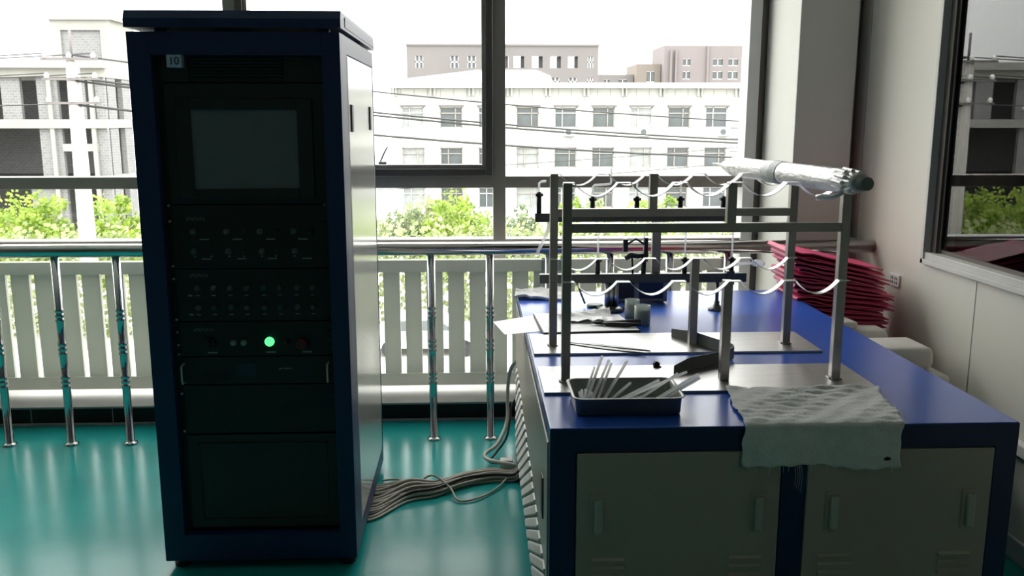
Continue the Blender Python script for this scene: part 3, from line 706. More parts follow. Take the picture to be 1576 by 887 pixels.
sheet('crumpled_paper', [(.34, 3.72), (.35, 3.50), (.55, 3.50), (.57, 3.72)], .8155, .001, 'paper', 'crumpled white paper on top of the folder', 'paper', wave=.022, seedv=3)
sheet('cloth_wad', [(.196, 4.24), (.178, 4.06), (.43, 4.02), (.44, 4.24)], .8005, .010, 'cloth', 'folded white cloth at the far left corner of the bench', 'cloth', wave=.022, seedv=5)
pl = empty('pliers', (.58, 3.46, .8145), 'black-handled pliers lying on the papers in front of the cups', 'pliers')
q = MB(); q.tube([(.495, 3.465, .824), (.53, 3.462, .824), (.60, 3.475, .824), (.66, 3.49, .824)], [.005, .009, .010, .007], 8); q.build('handle', 'blackpl', pl)
q = MB(); q.tube([(.50, 3.455, .824), (.54, 3.44, .824), (.59, 3.425, .824), (.65, 3.425, .824)], [.005, .009, .010, .007], 8); q.build('handle', 'blackpl', pl)
q = MB(); q.tube([(.505, 3.46, .824), (.48, 3.466, .824), (.455, 3.472, .824)], [.009, .007, .002], 8); q.build('jaw', 'blackpl', pl)

# long tweezers on rear plate
tw = empty('tweezers', (.46, 3.14, BH + .008), 'long dark steel tweezers lying on the base plate of the rear rack', 'tweezers')
zt = BH + .0085
for (a, b_, c_) in (((.325, 3.215), (.47, 3.165), (.620, 3.075)), ((.325, 3.200), (.46, 3.115), (.600, 3.045))):
    q = MB(); n_ = 12; P = []
    for i in range(n_ + 1):
        t = i / n_; x = (1 - t) ** 2 * a[0] + 2 * t * (1 - t) * b_[0] + t * t * c_[0]; y = (1 - t) ** 2 * a[1] + 2 * t * (1 - t) * b_[1] + t * t * c_[1]
        P.append((x, y))
    for i in range(n_):
        (xa, ya), (xb, yb) = P[i], P[i + 1]; w1 = .012 * math.sin(PI * min(1, (i + .6) / n_)) + .002
        q.prism([(xa, ya - w1), (xb, yb - w1), (xb, yb + w1), (xa, ya + w1)], 'z', zt, zt + .003)
    q.build('blade', 'darksteel', tw)
# bent felt strip standing on edge
def edge_strip(name, pts2, z0, hfun, m, label, cat):
    q = MB(); n_ = len(pts2); L = []
    for i, (x, y) in enumerate(pts2):
        a = Vector(pts2[max(i - 1, 0)]); b_ = Vector(pts2[min(i + 1, n_ - 1)]); dd = (b_ - a).normalized(); nn = Vector((-dd.y, dd.x)) * .0012
        h = hfun(i / (n_ - 1)); L.append([q.bm.verts.new((x + nn.x, y + nn.y, z0)), q.bm.verts.new((x - nn.x, y - nn.y, z0)), q.bm.verts.new((x - nn.x, y - nn.y, z0 + h)), q.bm.verts.new((x + nn.x, y + nn.y, z0 + h))])
    for a, b_ in zip(L, L[1:]):
        for k in range(4): q.bm.faces.new((a[k], a[(k + 1) % 4], b_[(k + 1) % 4], b_[k]))
    q.bm.faces.new(L[0]); q.bm.faces.new(list(reversed(L[-1]))); return tag(q.build(name, m), label, cat)
pa = [(.745, 3.300), (.80, 3.195), (.85, 3.085), (.885, 3.02)]
pb = [(.893, 2.995), (.889, 2.968), (.868, 2.935), (.80, 2.885), (.70, 2.826), (.640, 2.783)]
edge_strip('bent_strip', [(x, y) for x, y in pa + [(.890, 3.01)] + pb], BH + .008, lambda t: .043 if .06 < t < .94 else .028, 'rubber', 'grey strip bent into a V, standing on edge across both base plates', 'strip')
q = B(.592, .612, 2.868, 2.888, BH + .008, BH + .022, bev=.002); q.box(.590, .616, 2.862, 2.870, BH + .008, BH + .012); q.box(.597, .607, 2.872, 2.892, BH + .022, BH + .026)
tag(q.build('binder_clip', 'blackpl'), 'tiny black clip on the base plate of the front rack', 'clip')

# ------------------------------------------------------------------ steel tray and glass rods
def rrect(x0, x1, y0, y1, r, n=5):
    o = []
    for (cx, cy, a0) in ((x1 - r, y1 - r, 0), (x0 + r, y1 - r, PI / 2), (x0 + r, y0 + r, PI), (x1 - r, y0 + r, 1.5 * PI)):
        for k in range(n + 1): a = a0 + k / n * PI / 2; o.append((cx + r * math.cos(a), cy + r * math.sin(a)))
    return o
tr = MB(); TX0, TX1, TY0, TY1 = .276, .582, 2.392, 2.592
prof = [(.012, 0, .018), (.004, .004, .022), (.001, .048, .025), (-.001, .050, .027), (-.007, .051, .032), (-.008, .053, .033), (-.001, .0535, .027), (.002, .0505, .025), (.0055, .006, .022), (.013, .0022, .017)]
rings = []
for (ins, z, r) in prof: rings.append([tr.bm.verts.new((x, y, BH + .0002 + z)) for x, y in rrect(TX0 + ins, TX1 - ins, TY0 + ins, TY1 - ins, r)])
for a, b_ in zip(rings, rings[1:]):
    n_ = len(a)
    for k in range(n_): f_ = tr.bm.faces.new((a[k], a[(k + 1) % n_], b_[(k + 1) % n_], b_[k])); f_.smooth = True
tr.bm.faces.new(rings[0]); tr.bm.faces.new(rings[-1])
tag(tr.build('steel_tray', 'tray'), 'shallow stainless steel tray of glass rods at the front left of the bench', 'tray')
zb = BH + .008; gb = 'glass rods in the tray'
def rod(a, b_, r, label):
    tag(MB().tube([a, b_], r * 1.12, 8).build('glass_rod', 'glassrod'), label, 'rod', gb)
la = 'clear glass rod leaning steeply over the back rim of the tray'
for a, b_, r in (((.303, 2.43, zb), (.386, 2.65, .905), .0042), ((.318, 2.435, zb), (.407, 2.65, .892), .0042), ((.333, 2.432, zb), (.415, 2.65, .882), .004), ((.345, 2.43, zb), (.464, 2.66, .885), .0044), ((.298, 2.45, zb), (.362, 2.64, .874), .0036)):
    rod(a, b_, r, la)
lb = 'clear glass rod reaching out over the right rim of the tray'
for a, b_, r in (((.455, 2.420, zb), (.652, 2.52, .882), .0045), ((.47, 2.415, zb), (.650, 2.50, .878), .0045), ((.38, 2.45, zb + .006), (.625, 2.55, .882), .0036), ((.43, 2.44, zb + .004), (.600, 2.56, .874), .0036)):
    rod(a, b_, r, lb)
lc = 'clear glass rod lying low inside the tray'
for a, b_, r in (((.35, 2.43, zb), (.545, 2.565, .852), .0042), ((.355, 2.44, zb + .002), (.46, 2.565, .845), .0036), ((.34, 2.50, zb), (.53, 2.47, zb), .0038), ((.36, 2.53, zb), (.54, 2.49, zb), .0038), ((.33, 2.47, zb), (.50, 2.53, zb + .008), .0034)):
    rod(a, b_, r, lc)
ld = 'short glass offcut propped in the left corner of the tray'
for a, b_ in (((.302, 2.44, zb), (.296, 2.47, .850)), ((.308, 2.45, zb), (.304, 2.48, .853)), ((.312, 2.47, zb), (.318, 2.50, .848)), ((.326, 2.46, zb), (.334, 2.49, .842)), ((.345, 2.46, zb), (.335, 2.49, .838))):
    rod(a, b_, .0032, ld)

# ------------------------------------------------------------------ white cloth draped over the front edge
q = MB(); NX, NY = 56, 60
rnd = random.Random(11); ph = [rnd.uniform(0, 6) for _ in range(8)]
def clothp(u, v_):
    # v: 0 back .. 0.70 bench edge .. 1 hanging hem
    xl = .763 + (.726 - .763) * min(1, v_ / .7); xr = 1.235 + (1.166 - 1.235) * min(1, v_ / .7)
    xl += .004 * math.sin(v_ * 13) + .002 * math.sin(v_ * 43 + 1); xr += .006 * math.sin(v_ * 11 + 2) + .002 * math.sin(v_ * 39)
    x = xl + (xr - xl) * u
    if v_ < .7:
        t = v_ / .7; y = 2.622 - .326 * t + .006 * math.sin(u * 9 + 1) * (1 - t)
        wv = math.sin(t * 58 + 1.6 * math.sin(u * 5 + ph[0]) + 2.2 * math.sin(u * 2.3 + ph[1])) + .7 * math.sin(t * 101 + 3 * math.sin(u * 4 + ph[2]) + ph[3])
        amp = .0050 * (1 - t * .75) * (0.55 + .45 * math.sin(u * 7 + t * 5 + ph[4]))
        z = BH + .0075 + max(0, amp * (wv + 1.2)) + .002 * math.sin(u * 31 + t * 20)
        if t > .93: z -= (t - .93) / .07 * .003
        return (x, y, z)
    t = (v_ - .7) / .3; dr = .112 + .005 * math.sin(u * 9 + 1) + .0022 * math.sin(u * 47) + .016 * u
    y = 2.2915 - .004 - .004 * math.sin(u * 14 + ph[5]) * t - .003 * math.sin(u * 6 + ph[6]) * t
    return (x - .004 * t, y, BH + .004 - dr * t)
G = [[q.bm.verts.new(clothp(i / NX, j / NY)) for j in range(NY + 1)] for i in range(NX + 1)]
for i in range(NX):
    for j in range(NY): f_ = q.bm.faces.new((G[i][j], G[i + 1][j], G[i + 1][j + 1], G[i][j + 1])); f_.smooth = True
cl = q.build('draped_cloth', 'cloth')
tag(cl, 'wrinkled off-white gauze cloth draped over the front edge of the bench', 'cloth')
sm_ = cl.modifiers.new('thickness', 'SOLIDIFY'); sm_.thickness = .0018; sm_.offset = 1
st = MB(); st.tube([(1.113, 2.2785, .706), (1.121, 2.2785, .708), (1.131, 2.2785, .707)], [.003, .006, .003], 10); 
for vv in st.bm.verts: vv.co.y = 2.2800 + (vv.co.y - 2.2785) * .12
st.build('dark_stain', 'ink', cl)
for k in range(5):
    pass
fr_ = MB()
for k in range(14):
    x = .735 + k * .031 + rnd.uniform(-.008, .008); fr_.tube([(x, 2.285, .692), (x + rnd.uniform(-.004, .004), 2.284, .678 - rnd.random() * .012)], .0006, 4)
for k in range(4):
    x = .868 + k * .006; fr_.tube([(x, 2.285, .69), (x + .003, 2.282, .66), (x + .001, 2.283, .63 - k * .006)], .0006, 4)
fr_.build('loose_thread', 'cloth', cl)

# ------------------------------------------------------------------ pile beside the bench: carton, pink foam, white foam
tag(B(1.515, 1.985, 3.93, 4.36, 0, .50, bev=.004).build('cardboard_box', 'carton'), 'brown cardboard box under the pile of pink foam', 'box')
tag(B(1.515, 1.86, 3.46, 3.90, 0, .56, bev=.004).build('cardboard_box', 'carton'), 'brown cardboard box under the white foam rolls', 'box')
rp = random.Random(4)
zc = .502; nS = 20
for i in range(nS):
    q = MB(); gap_ = rp.uniform(.009, .014); th = .0055; xl = 1.472 + rp.uniform(-.022, .016); xr = 1.905 + rp.uniform(-.03, .03)
    yf = 3.99 + rp.uniform(-.014, .014); yb = 4.29 + rp.uniform(-.02, .02); sag = -.105 * (i / nS) ** 1.3; fw = rp.uniform(.005, .014)
    if i >= nS - 2: xl -= .02
    n_ = 16; up_, lo_ = [], []
    wv = lambda x, p: fw * math.sin((x - xl) * 46 + p) * max(0, 1 - (x - xl) / .22) + .003 * math.sin(x * 23 + p)
    p_ = rp.uniform(0, 6)
    for k in range(n_ + 1):
        t = k / n_; x = xl + (xr - xl) * t; s = sag * t
        lo_.append((x, zc + th / 2 + s + (wv(x, p_) if k else 0) * .5)); up_.append((x, zc + th * 1.5 + gap_ + s + wv(x, p_) * .5))
    prof = list(reversed(lo_)) + [(xl - .007, zc + th + gap_ * .5)] + up_
    q.ribbon(prof, yf, yb, th)
    pos = 'topmost' if i == nS - 1 else None
    lbl = 'topmost folded pink foam sheet on the pile beside the bench' if pos else 'folded pink foam sheet in the pile between bench and right wall'
    o = q.build('foam_sheet', 'pink'); tag(o, lbl, 'foam sheet', 'pink foam sheets in the pile')
    zc += gap_ + th * 2 + .0045
def pad(x0, x1, y0, y1, z0, z1, rz, label):
    q = MB(); q.box(x0, x1, y0, y1, z0, z1, bev=min(.03, (z1 - z0) * .45), rot=Matrix.Rotation(rz, 3, 'Z')); o = q.build('foam_roll', 'foam'); tag(o, label, 'foam roll', 'white foam pads by the bench')
    for p in o.data.polygons: p.use_smooth = True
pad(1.54, 1.90, 3.38, 3.56, .562, .612, .03, 'white foam pad lowest beside the right wall, nearest the camera')
pad(1.55, 1.87, 3.46, 3.68, .612, .705, .03, 'thick rounded white foam pad beside the socket wall')
pad(1.55, 1.80, 3.72, 3.86, .562, .720, -.08, 'squarish white foam block against the pink foam pile')
pad(1.54, 1.66, 3.73, 3.86, .72, .755, .1, 'small whitish foam scrap at the bench edge below the pink foam')
# wall socket
so = empty('wall_socket', (XR, 4.15, .835), 'white double wall socket above the foam pads on the right wall', 'socket')
B(XR - .009, XR, 4.098, 4.202, .833, .893, bev=.003).build('cover_plate', 'whitep', so)
q = MB()
for yc in (4.128, 4.170):
    for dz in (-.010, .010):
        q.box(XR - .0100, XR - .0088, yc - .012, yc - .005, .863 + dz - .006, .863 + dz + .006); q.box(XR - .0100, XR - .0088, yc + .005, yc + .012, .863 + dz - .006, .863 + dz + .006)
q.build('socket_holes', 'ink', so)

# ------------------------------------------------------------------ cables on the floor
def smooth_path(P, n=8):
    P = [Vector(p) for p in P]; out = []
    for i in range(len(P) - 1):
        a = P[max(i - 1, 0)]; b_ = P[i]; c_ = P[i + 1]; d_ = P[min(i + 2, len(P) - 1)]
        for k in range(n):
            t = k / n; out.append(.5 * ((2 * b_) + (-a + c_) * t + (2 * a - 5 * b_ + 4 * c_ - d_) * t * t + (-a + 3 * b_ - 3 * c_ + d_) * t ** 3))
    out.append(P[-1]); return out
rc = random.Random(3)
for i in range(14):
    f_ = i / 13.0; r = rc.choice((.006, .007, .008)); lay = (i % 3)
    y_s = 3.47 + .34 * f_; tight = .045 * (f_ - .5) * 2
    P = [(-.50, y_s - .02, r + .0), (-.42, y_s, r), (-.30, 3.63 + .20 * f_ + rc.uniform(-.01, .01), r + lay * .013), (-.18, 3.74 + tight + rc.uniform(-.012, .012), r + lay * .014), (-.06, 3.83 + tight + rc.uniform(-.01, .01), r + lay * .014),
         (.06, 3.875 + tight * .9, r + lay * .014), (.16, 3.87 + tight * .7, r + lay * .012), (.190, 3.86 + tight * .6, r + .02 + lay * .012)]
    tag(MB().tube(smooth_path(P), r, 8).build('power_cable', 'cabled' if i in (2, 9) else 'cable'), 'dark cable in the bundle on the floor' if i in (2, 9) else 'beige-grey cable in the bundle on the floor between cabinet and bench', 'cable', 'dark floor cables' if i in (2, 9) else 'grey floor cables')
tag(MB().tube(smooth_path([(-.43, 3.86, .008), (-.36, 3.86, .012), (-.28, 3.78, .02), (-.20, 3.80, .055), (-.12, 3.72, .03), (-.08, 3.63, .008), (.0, 3.65, .008), (.08, 3.74, .008), (.14, 3.85, .02), (.188, 3.93, .06)]), .0045, 8).build('loose_cable', 'cable'), 'single thin grey cable looping loose in front of the cable bundle', 'cable')
tag(MB().tube(smooth_path([(.185, 3.90, .055), (.12, 3.92, .06), (.05, 3.98, .055), (.04, 4.04, .06), (.10, 4.12, .08), (.15, 4.24, .15), (.155, 4.30, .26), (.165, 4.31, .37), (.19, 4.275, .44), (.23, 4.262, .46)]), .009, 12).build('bent_hose', 'hose'), 'thick pale hose looping up behind the left corner of the bench', 'hose')
tag(MB().tube(smooth_path([(.186, 3.96, .04), (.12, 3.99, .03), (.06, 4.03, .025), (.09, 4.12, .03), (.15, 4.20, .09), (.175, 4.29, .2), (.22, 4.275, .3)]), .006, 10).build('dark_hose', 'cabled'), 'thin dark hose beside the thick pale hose', 'hose')
tag(B(.110, .170, 3.985, 4.03, 0, .045, bev=.004).build('junction_box', 'whitep'), 'small white junction box on the floor beside the bench', 'box')

# ------------------------------------------------------------------ outdoors
GZ = -7.0
g_ = MB(); g_.box(-140, 140, 6.5, 220, GZ - .5, GZ); struct('ground', g_, 'ground')
def cutwall(mb, x0, x1, y0, y1, z0, z1, rows):
    z = z0
    for (a, b_, xs) in sorted(rows):
        mb.box(x0, x1, y0, y1, z, a); x = x0
        for (c_, d_) in sorted(xs): mb.box(x, c_, y0, y1, a, b_); x = d_
        mb.box(x, x1, y0, y1, a, b_); z = b_
    mb.box(x0, x1, y0, y1, z, z1)
# white building across the street
wbd = empty('office_building', (12, 74, GZ), 'cream tiled three storey building with white roof across the street', 'building')
WY = 70.0; cols = [-5.55 + 2.93 * i for i in range(14)]
win = [(c_, c_ + 1.72) for c_ in cols]
m_ = MB(); rowsz = [(.98, 2.55), (-2.07, -.52), (-5.2, -3.6)]
cutwall(m_, -6.1, 36, WY, WY + .4, GZ, 3.95, [(a, b_, win) for a, b_ in rowsz])
m_.box(-6.1, -5.7, WY + .4, WY + 11, GZ, 3.95); m_.box(-6.1, 36, WY + 10.6, WY + 11, GZ, 3.95)
m_.build('wall', 'facade', wbd)
m_ = MB(); m_.box(-7.3, 36.4, WY - .7, WY + .5, 3.95, 4.35); m_.build('cornice', 'roofw', wbd)
m_ = MB()
for c_ in cols:
    m_.box(c_ - .75, c_ - .60, WY - .22, WY, 3.35, 3.95); m_.box(c_ - .45, c_ - .30, WY - .22, WY, 3.35, 3.95)
m_.build('cornice_bracket', 'facade', wbd)
m_ = MB()   # hipped white roof over the left part
vv = [m_.bm.verts.new(p) for p in ((-7.3, WY - .7, 4.35), (6.0, WY - .7, 4.30), (5.0, WY + 11, 4.3), (-7.3, WY + 11, 4.3), (.2, WY + 3.0, 5.45), (5.0, WY + 3.0, 5.45), (5.9, WY + .8, 4.9))]
for f_ in ((0, 1, 6, 5, 4), (0, 4, 3), (3, 4, 5, 2), (1, 2, 5, 6)): m_.bm.faces.new([vv[k] for k in f_])
m_.build('hipped_roof', 'roofw', wbd)
m_ = MB(); m_.box(6, 36.2, WY, WY + 11, 3.95, 4.15); m_.build('flat_roof', 'roofw', wbd)
for j, (a, b_) in enumerate(rowsz):
    for i, (c_, d_) in enumerate(win):
        if i > 11: continue
        pw = B(c_, d_, WY + .22, WY + .26, a, b_).build('window', 'panel' if (j == 0 and i in (0, 6)) or (j > 0 and i % 3 == 0) else 'pane', wbd)
        fm = MB(); fm.box(c_, d_, WY + .12, WY + .22, a, a + .07); fm.box(c_, d_, WY + .12, WY + .22, b_ - .07, b_)
        fm.box(c_, c_ + .07, WY + .12, WY + .22, a, b_); fm.box(d_ - .07, d_, WY + .12, WY + .22, a, b_)
        k_ = c_ + 1.15 if (i + j) % 2 else c_ + .58
        fm.box(k_, k_ + .06, WY + .12, WY + .22, a, b_); fm.box(c_, d_, WY + .12, WY + .22, b_ - .5, b_ - .44)
        fm.build('window_frame', 'frame' if j == 1 or i % 2 else 'wframe', pw)
m_ = MB()
for c_ in cols: m_.box(c_ - .1, c_ + 1.85, WY - .10, WY, 2.58, 2.68)
m_.build('window_hood', 'greyb', wbd)
for i_, x in enumerate((7.3, 13.1, 19.3)):
    a_ = empty('air_conditioner', (x, WY - .25, .35), 'small white air conditioner unit hung on the cream building', 'air conditioner', 'air conditioners on the cream building')
    B(x - .42, x + .42, WY - .38, WY - .02, .35, .95, bev=.02).build('case', 'whitep', a_)
    MB().tube([(x - .08, WY - .385, .66), (x - .08, WY - .40, .66)], .23, 20).build('fan_grille', 'pane', a_)
# grey apartment block far behind
ab = empty('apartment_block', (4, 135, GZ), 'long flat-topped grey block far behind the cream building', 'building')
AY = 130.0; m_ = MB()
top = []
for i in range(4): top.append((-4.9 + i * 2.3, -4.9 + i * 2.3 + 1.35))
opn = [(1.9 + 0, 3.3), (5.9, 7.5), (8.4, 9.7), (11.0, 12.3), (13.6, 14.9)]
sm_w = [(-8.2, -7.1), (-2.9 - .4, -2.2), (-.6, .5)]
def sq(xs): return sorted(xs)
r1 = (8.75, 10.35, sq([(-8.2, -7.1), (-3.3, -2.1), (-.9, .3)] + [(1.9, 4.9), (5.6, 7.1), (8.2, 9.7), (10.8, 12.3), (13.3, 14.7), (16.1, 16.9)]))
r2 = (6.3, 7.4, sq([(-8.2, -7.1), (-3.3, -2.1), (-.9, .3), (1.9, 3.2), (5.7, 6.9), (8.3, 9.5), (10.9, 12.1), (13.4, 14.6), (16.1, 16.9)]))
cutwall(m_, -9.4, 17.6, AY, AY + .5, GZ, 11.95, [r1, r2]); m_.box(-9.4, -8.9, AY + .5, AY + 9, GZ, 11.95); m_.box(17.1, 17.6, AY + .5, AY + 9, GZ, 11.95)
m_.build('wall', 'greyb', ab)
m_ = MB(); m_.box(-9.5, 17.7, AY - .15, AY + .6, 11.75, 12.0); m_.build('parapet', 'greyb', ab)
for (a, b_, xs) in (r1, r2):
    for (c_, d_) in xs:
        if a > 8 and 1.0 < c_ < 15.5: continue   # the open loggias show sky
        pw = B(c_, d_, AY + .3, AY + .35, a, b_).build('window', 'pane', ab)
        fm = MB(); fm.box(c_ - .12, d_ + .12, AY + .1, AY + .3, (a + b_) / 2 - .1, (a + b_) / 2 + .1); fm.box((c_ + d_) / 2 - .1, (c_ + d_) / 2 + .1, AY + .1, AY + .3, a, b_)
        fm.box(c_, c_ + .12, AY + .1, AY + .3, a, b_); fm.box(d_ - .12, d_, AY + .1, AY + .3, a, b_); fm.build('window_frame', 'wframe', pw)
m_ = MB()
for x in (4.35, 6.65, 9.2, 11.8, 14.3): m_.box(x, x + .5, AY + .5, AY + 1.6, 8.75, 10.35)
m_.build('loggia_pier', 'void', ab)
# lower blocks and the right-hand block
def block(name, x0, x1, y, z1, mt, label, rows, dep=10):
    r = empty(name, ((x0 + x1) / 2, y + dep / 2, GZ), label, 'building'); m_ = MB()
    cutwall(m_, x0, x1, y, y + .5, GZ, z1, rows); m_.box(x0, x0 + .5, y + .5, y + dep, GZ, z1); m_.box(x1 - .5, x1, y + .5, y + dep, GZ, z1); m_.box(x0 + .5, x1 - .5, y + .5, y + dep, z1 - .4, z1 - .1)
    m_.build('wall', mt, r)
    for (a, b_, xs) in rows:
        for (c_, d_) in xs:
            pw = B(c_, d_, y + .3, y + .35, a, b_).build('window', 'pane', r)
            fm = MB(); fm.box(c_, d_, y + .1, y + .3, a, a + .12); fm.box((c_ + d_) / 2 - .07, (c_ + d_) / 2 + .07, y + .1, y + .3, a, b_); fm.box(c_, d_, y + .1, y + .3, b_ - .12, b_); fm.build('window_frame', 'wframe', pw)
    return r
block('house', 20.6, 26.5, 152, 8.9, 'greyb', 'low grey block between the two larger distant blocks', [(6.5, 8.2, [(21.6, 22.5), (24.0, 25.4)])])
block('house', 26.6, 30.6, 150, 10.5, 'tanb', 'tan block adjoining the pinkish apartment block', [(7.6, 9.4, [(28.3, 29.6)])])
rb = block('apartment_block', 30.7, 52, 148, 13.3, 'pinkb', 'pinkish grey apartment block at the right of the window view', [(10.1, 11.3, [(33.8, 35.0), (38.7, 40.3), (41.2, 42.8), (44.2, 46)]), (8.0, 9.3, [(33.8, 35.0), (38.7, 40.3), (41.2, 42.8), (44.2, 46)]), (5.6, 7.0, [(33.8, 35.0), (38.7, 40.3), (41.2, 42.8), (44.2, 46)])])
m_ = MB(); m_.box(37.6, 37.9, 147.6, 148, GZ, 13.3); m_.box(31.6, 31.9, 147.4, 148, GZ, 12.6); m_.box(32.4, 32.7, 147.4, 148, GZ, 12.6); m_.build('pilaster', 'pinkb', rb)
# unfinished concrete building on the left
ub = empty('unfinished_building', (-32, 60, GZ), 'unfinished concrete frame building with grey block infill, left of the cabinet', 'building')
UY = 55.0; UX = -21.75
m_ = MB()
for (z0, z1) in ((4.05, 5.0), (1.10, 1.62), (-2.30, -1.75), (GZ, -5.3)):
    m_.box(-62, UX, UY - .25, UY + .3, z0, z1); m_.box(UX - .55, UX - .002, UY + .3, UY + 26, z0, z1)
m_.box(-62, UX + .25, UY - .6, UY + .3, 4.55, 5.0); m_.box(-62, UX - .6, UY + .35, UY + 26, 4.3, 4.5)
for x in (-25.0, -22.6): m_.box(x, x + .25, UY - .2, UY + .2, GZ, 4.1)
m_.box(-24.4, -22.3, UY - .1, UY + .3, -.25, .18)
for x in (-31.5, -36.5, -41.5): m_.box(x, x + .35, UY - .2, UY + .2, GZ, 4.1)
m_.build('concrete_frame', 'concrete', ub)
m_ = MB()
for (a, b_) in ((-27.7, -26.6), (-25.65, -24.45), (-23.3, -22.85), (-22.3, UX), (-30.2, -29.2), (-33.0, -32.0), (-35.6, -34.6), (-38.4, -37.4), (-44, -43)): m_.box(a, b_, UY, UY + .3, 1.62, 4.05)
for (a, b_) in ((-25.7, -24.4), (-22.35, UX), (-31.0, -29.6), (-34.2, -33.0), (-38.8, -37.4), (-44, -42.4)): m_.box(a, b_, UY, UY + .3, -1.75, 1.10)
for (a, b_) in ((-26.5, -24.4), (-22.3, UX), (-33.0, -31.6), (-39.0, -37.0)): m_.box(a, b_, UY, UY + .3, -5.3, -2.3)
for i in range(9):
    y = UY + .6 + i * 2.3
    for (z0, z1) in ((1.62, 4.05), (-1.75, 1.10), (-5.3, -2.3)): m_.box(UX - .35, UX - .05, y, y + 1.25, z0, z1)
m_.box(-62, UX - .6, UY + 5, UY + 5.3, GZ, 4.05)
m_.build('block_infill', 'brick', ub)
m_ = MB(); m_.box(-62, UX - .4, UY + .3, UY + 5, 1.15, 1.5); m_.box(-62, UX - .4, UY + .3, UY + 5, -2.25, -1.85); m_.build('floor_slab', 'void', ub)
m_ = MB(); ty = UY + 3
m_.box(-25.9, -25.3, ty, ty + .3, 5.0, 7.6); m_.box(-22.9, -22.3, ty, ty + .3, 5.0, 7.6); m_.box(-25.3, -22.9, ty, ty + .3, 7.0, 7.6)
m_.box(-26.1, -22.1, ty - .15, ty + 4, 7.6, 7.85); m_.box(-22.6, -22.3, ty + .3, ty + 4, 4.5, 7.6); m_.build('stair_tower', 'concrete', ub)
m_ = MB(); m_.box(-25.3, -22.9, ty + .15, ty + .3, 4.5, 7.0); m_.build('tower_infill', 'brick', ub)
# concrete utility poles
def pole(x, y, h, label, arms=True):
    r = empty('utility_pole', (x, y, GZ), label, 'pole', None)
    MB().tube([(x, y, GZ), (x, y, h)], [.36, .22], 16).build('shaft', 'poleconc', r)
    q = MB()
    for z in (h + .05, h - .65, h - 1.5): q.box(x - 1.0, x + 1.0, y - .28, y - .18, z - .04, z + .04)
    q.cyl((x, y, h), (x, y, h + 1.1), .05, 8); q.build('crossarm', 'greyb', r)
    q = MB()
    for z in (h + .05, h - .65, h - 1.5):
        for dx in (-.85, 0.0, .85): q.lathe((x + dx, y - .23, z + .04), [(.0, 0), (.09, 0), (.07, .06), (.10, .09), (.06, .16), (0, .2)], 10)
    q.build('insulator', 'whitep', r)
pole(-14.5, 34, 3.7, 'tall concrete utility pole in front of the unfinished building')
pole(-28.0, 51, 3.6, 'concrete utility pole farther left, beyond the first')
pole(18.0, 60, 1.0, 'short utility pole in front of the cream building')
def wire(a, b_, sag, r, label, grp):
    a = Vector(a); b_ = Vector(b_); P = []
    for i in range(17):
        t = i / 16; p = a.lerp(b_, t); p.z -= sag * 4 * t * (1 - t); P.append(p)
    tag(MB().tube(P, r, 5).build('overhead_wire', 'wire'), label, 'wire', grp)
for dx, z, zr in ((-.85, 3.95, 3.4), (.85, 3.95, 3.1), (-.85, 3.25, 2.2), (.85, 3.25, 1.9)):
    wire((-14.5 + dx, 33.8, z), (-46 + dx, 40, z + .6), .5, .022, 'dark overhead wire running left from the tall utility pole', 'wires left of the tall pole')
for (z0, z1, y, r) in ((3.9, 1.2, 36, .03), (3.1, .25, 36, .04), (3.0, .05, 36, .04), (2.15, -.55, 36, .045)):
    wire((-14.5, 33.8, z0), (30, y + 14, z1), .75, r, 'dark overhead wire crossing in front of the cream building', 'wires in front of the cream building')
wire((-10, 45, -1.2), (24, 45, 1.3), .3, .016, 'thin wire rising to the right across the cream building, upper one', None)
wire((-10, 45, -2.1), (24, 45, .6), .3, .016, 'thin wire rising to the right across the cream building, lower one', None)
wire((-14.5, 33.8, 2.2), (-46, 41, 3.0), .5, .02, 'lowest overhead wire left of the tall utility pole', None)
# street trees
def tree(x, y, zt, rx, m, label, nb=26, nl=60, seed=1, ls=.19, rz=None, sparse=1.0):
    nb = int(nb * 1.7)
    rd = random.Random(seed); r = empty('street_tree', (x, y, GZ), label, 'tree', 'street trees')
    hz = rz or 2.2; zc_ = zt - hz
    q = MB(); q.tube([(x, y, GZ), (x + .1, y, GZ + 2), (x, y, zc_)], [.16, .12, .07], 8)
    for k in range(5):
        an = rd.uniform(0, 6.3); q.tube([(x, y, zc_ - 1.2 + k * .3), (x + math.cos(an) * rx * .6, y + math.sin(an) * rx * .6, zc_ + rd.uniform(0, hz * .6))], [.06, .02], 6)
    q.build('trunk', 'bark', r)
    q = MB(); bm = q.bm
    for b_ in range(nb):
        th = rd.uniform(0, 2 * PI); ph_ = math.acos(rd.uniform(-.85, 1)); rr_ = rd.uniform(.35, .95)
        c_ = Vector((x + rx * rr_ * math.sin(ph_) * math.cos(th), y + rx * rr_ * math.sin(ph_) * math.sin(th), zc_ + hz * rr_ * math.cos(ph_)))
        br = rd.uniform(.35, .7) * min(rx, hz) * .55
        for l_ in range(nl):
            dv = Vector((rd.gauss(0, 1), rd.gauss(0, 1), rd.gauss(0, .8))).normalized() * br * rd.uniform(.45, 1.0)
            p = c_ + dv; a = Vector((rd.uniform(-1, 1), rd.uniform(-1, 1), rd.uniform(-1, 1))).normalized() * ls * rd.uniform(.6, 1.2)
            b2 = a.orthogonal().normalized() * ls * .5; 
            vs = [bm.verts.new(p + a * .6), bm.verts.new(p + b2 * .8), bm.verts.new(p - a * .6), bm.verts.new(p - b2 * .8)]; bm.faces.new(vs)
    q.build('crown', m, r)
tree(-23.0, 43, -1.45, 2.4, 'leaf', 'wide bright green tree at the far left edge of the window view', seed=1, nb=34)
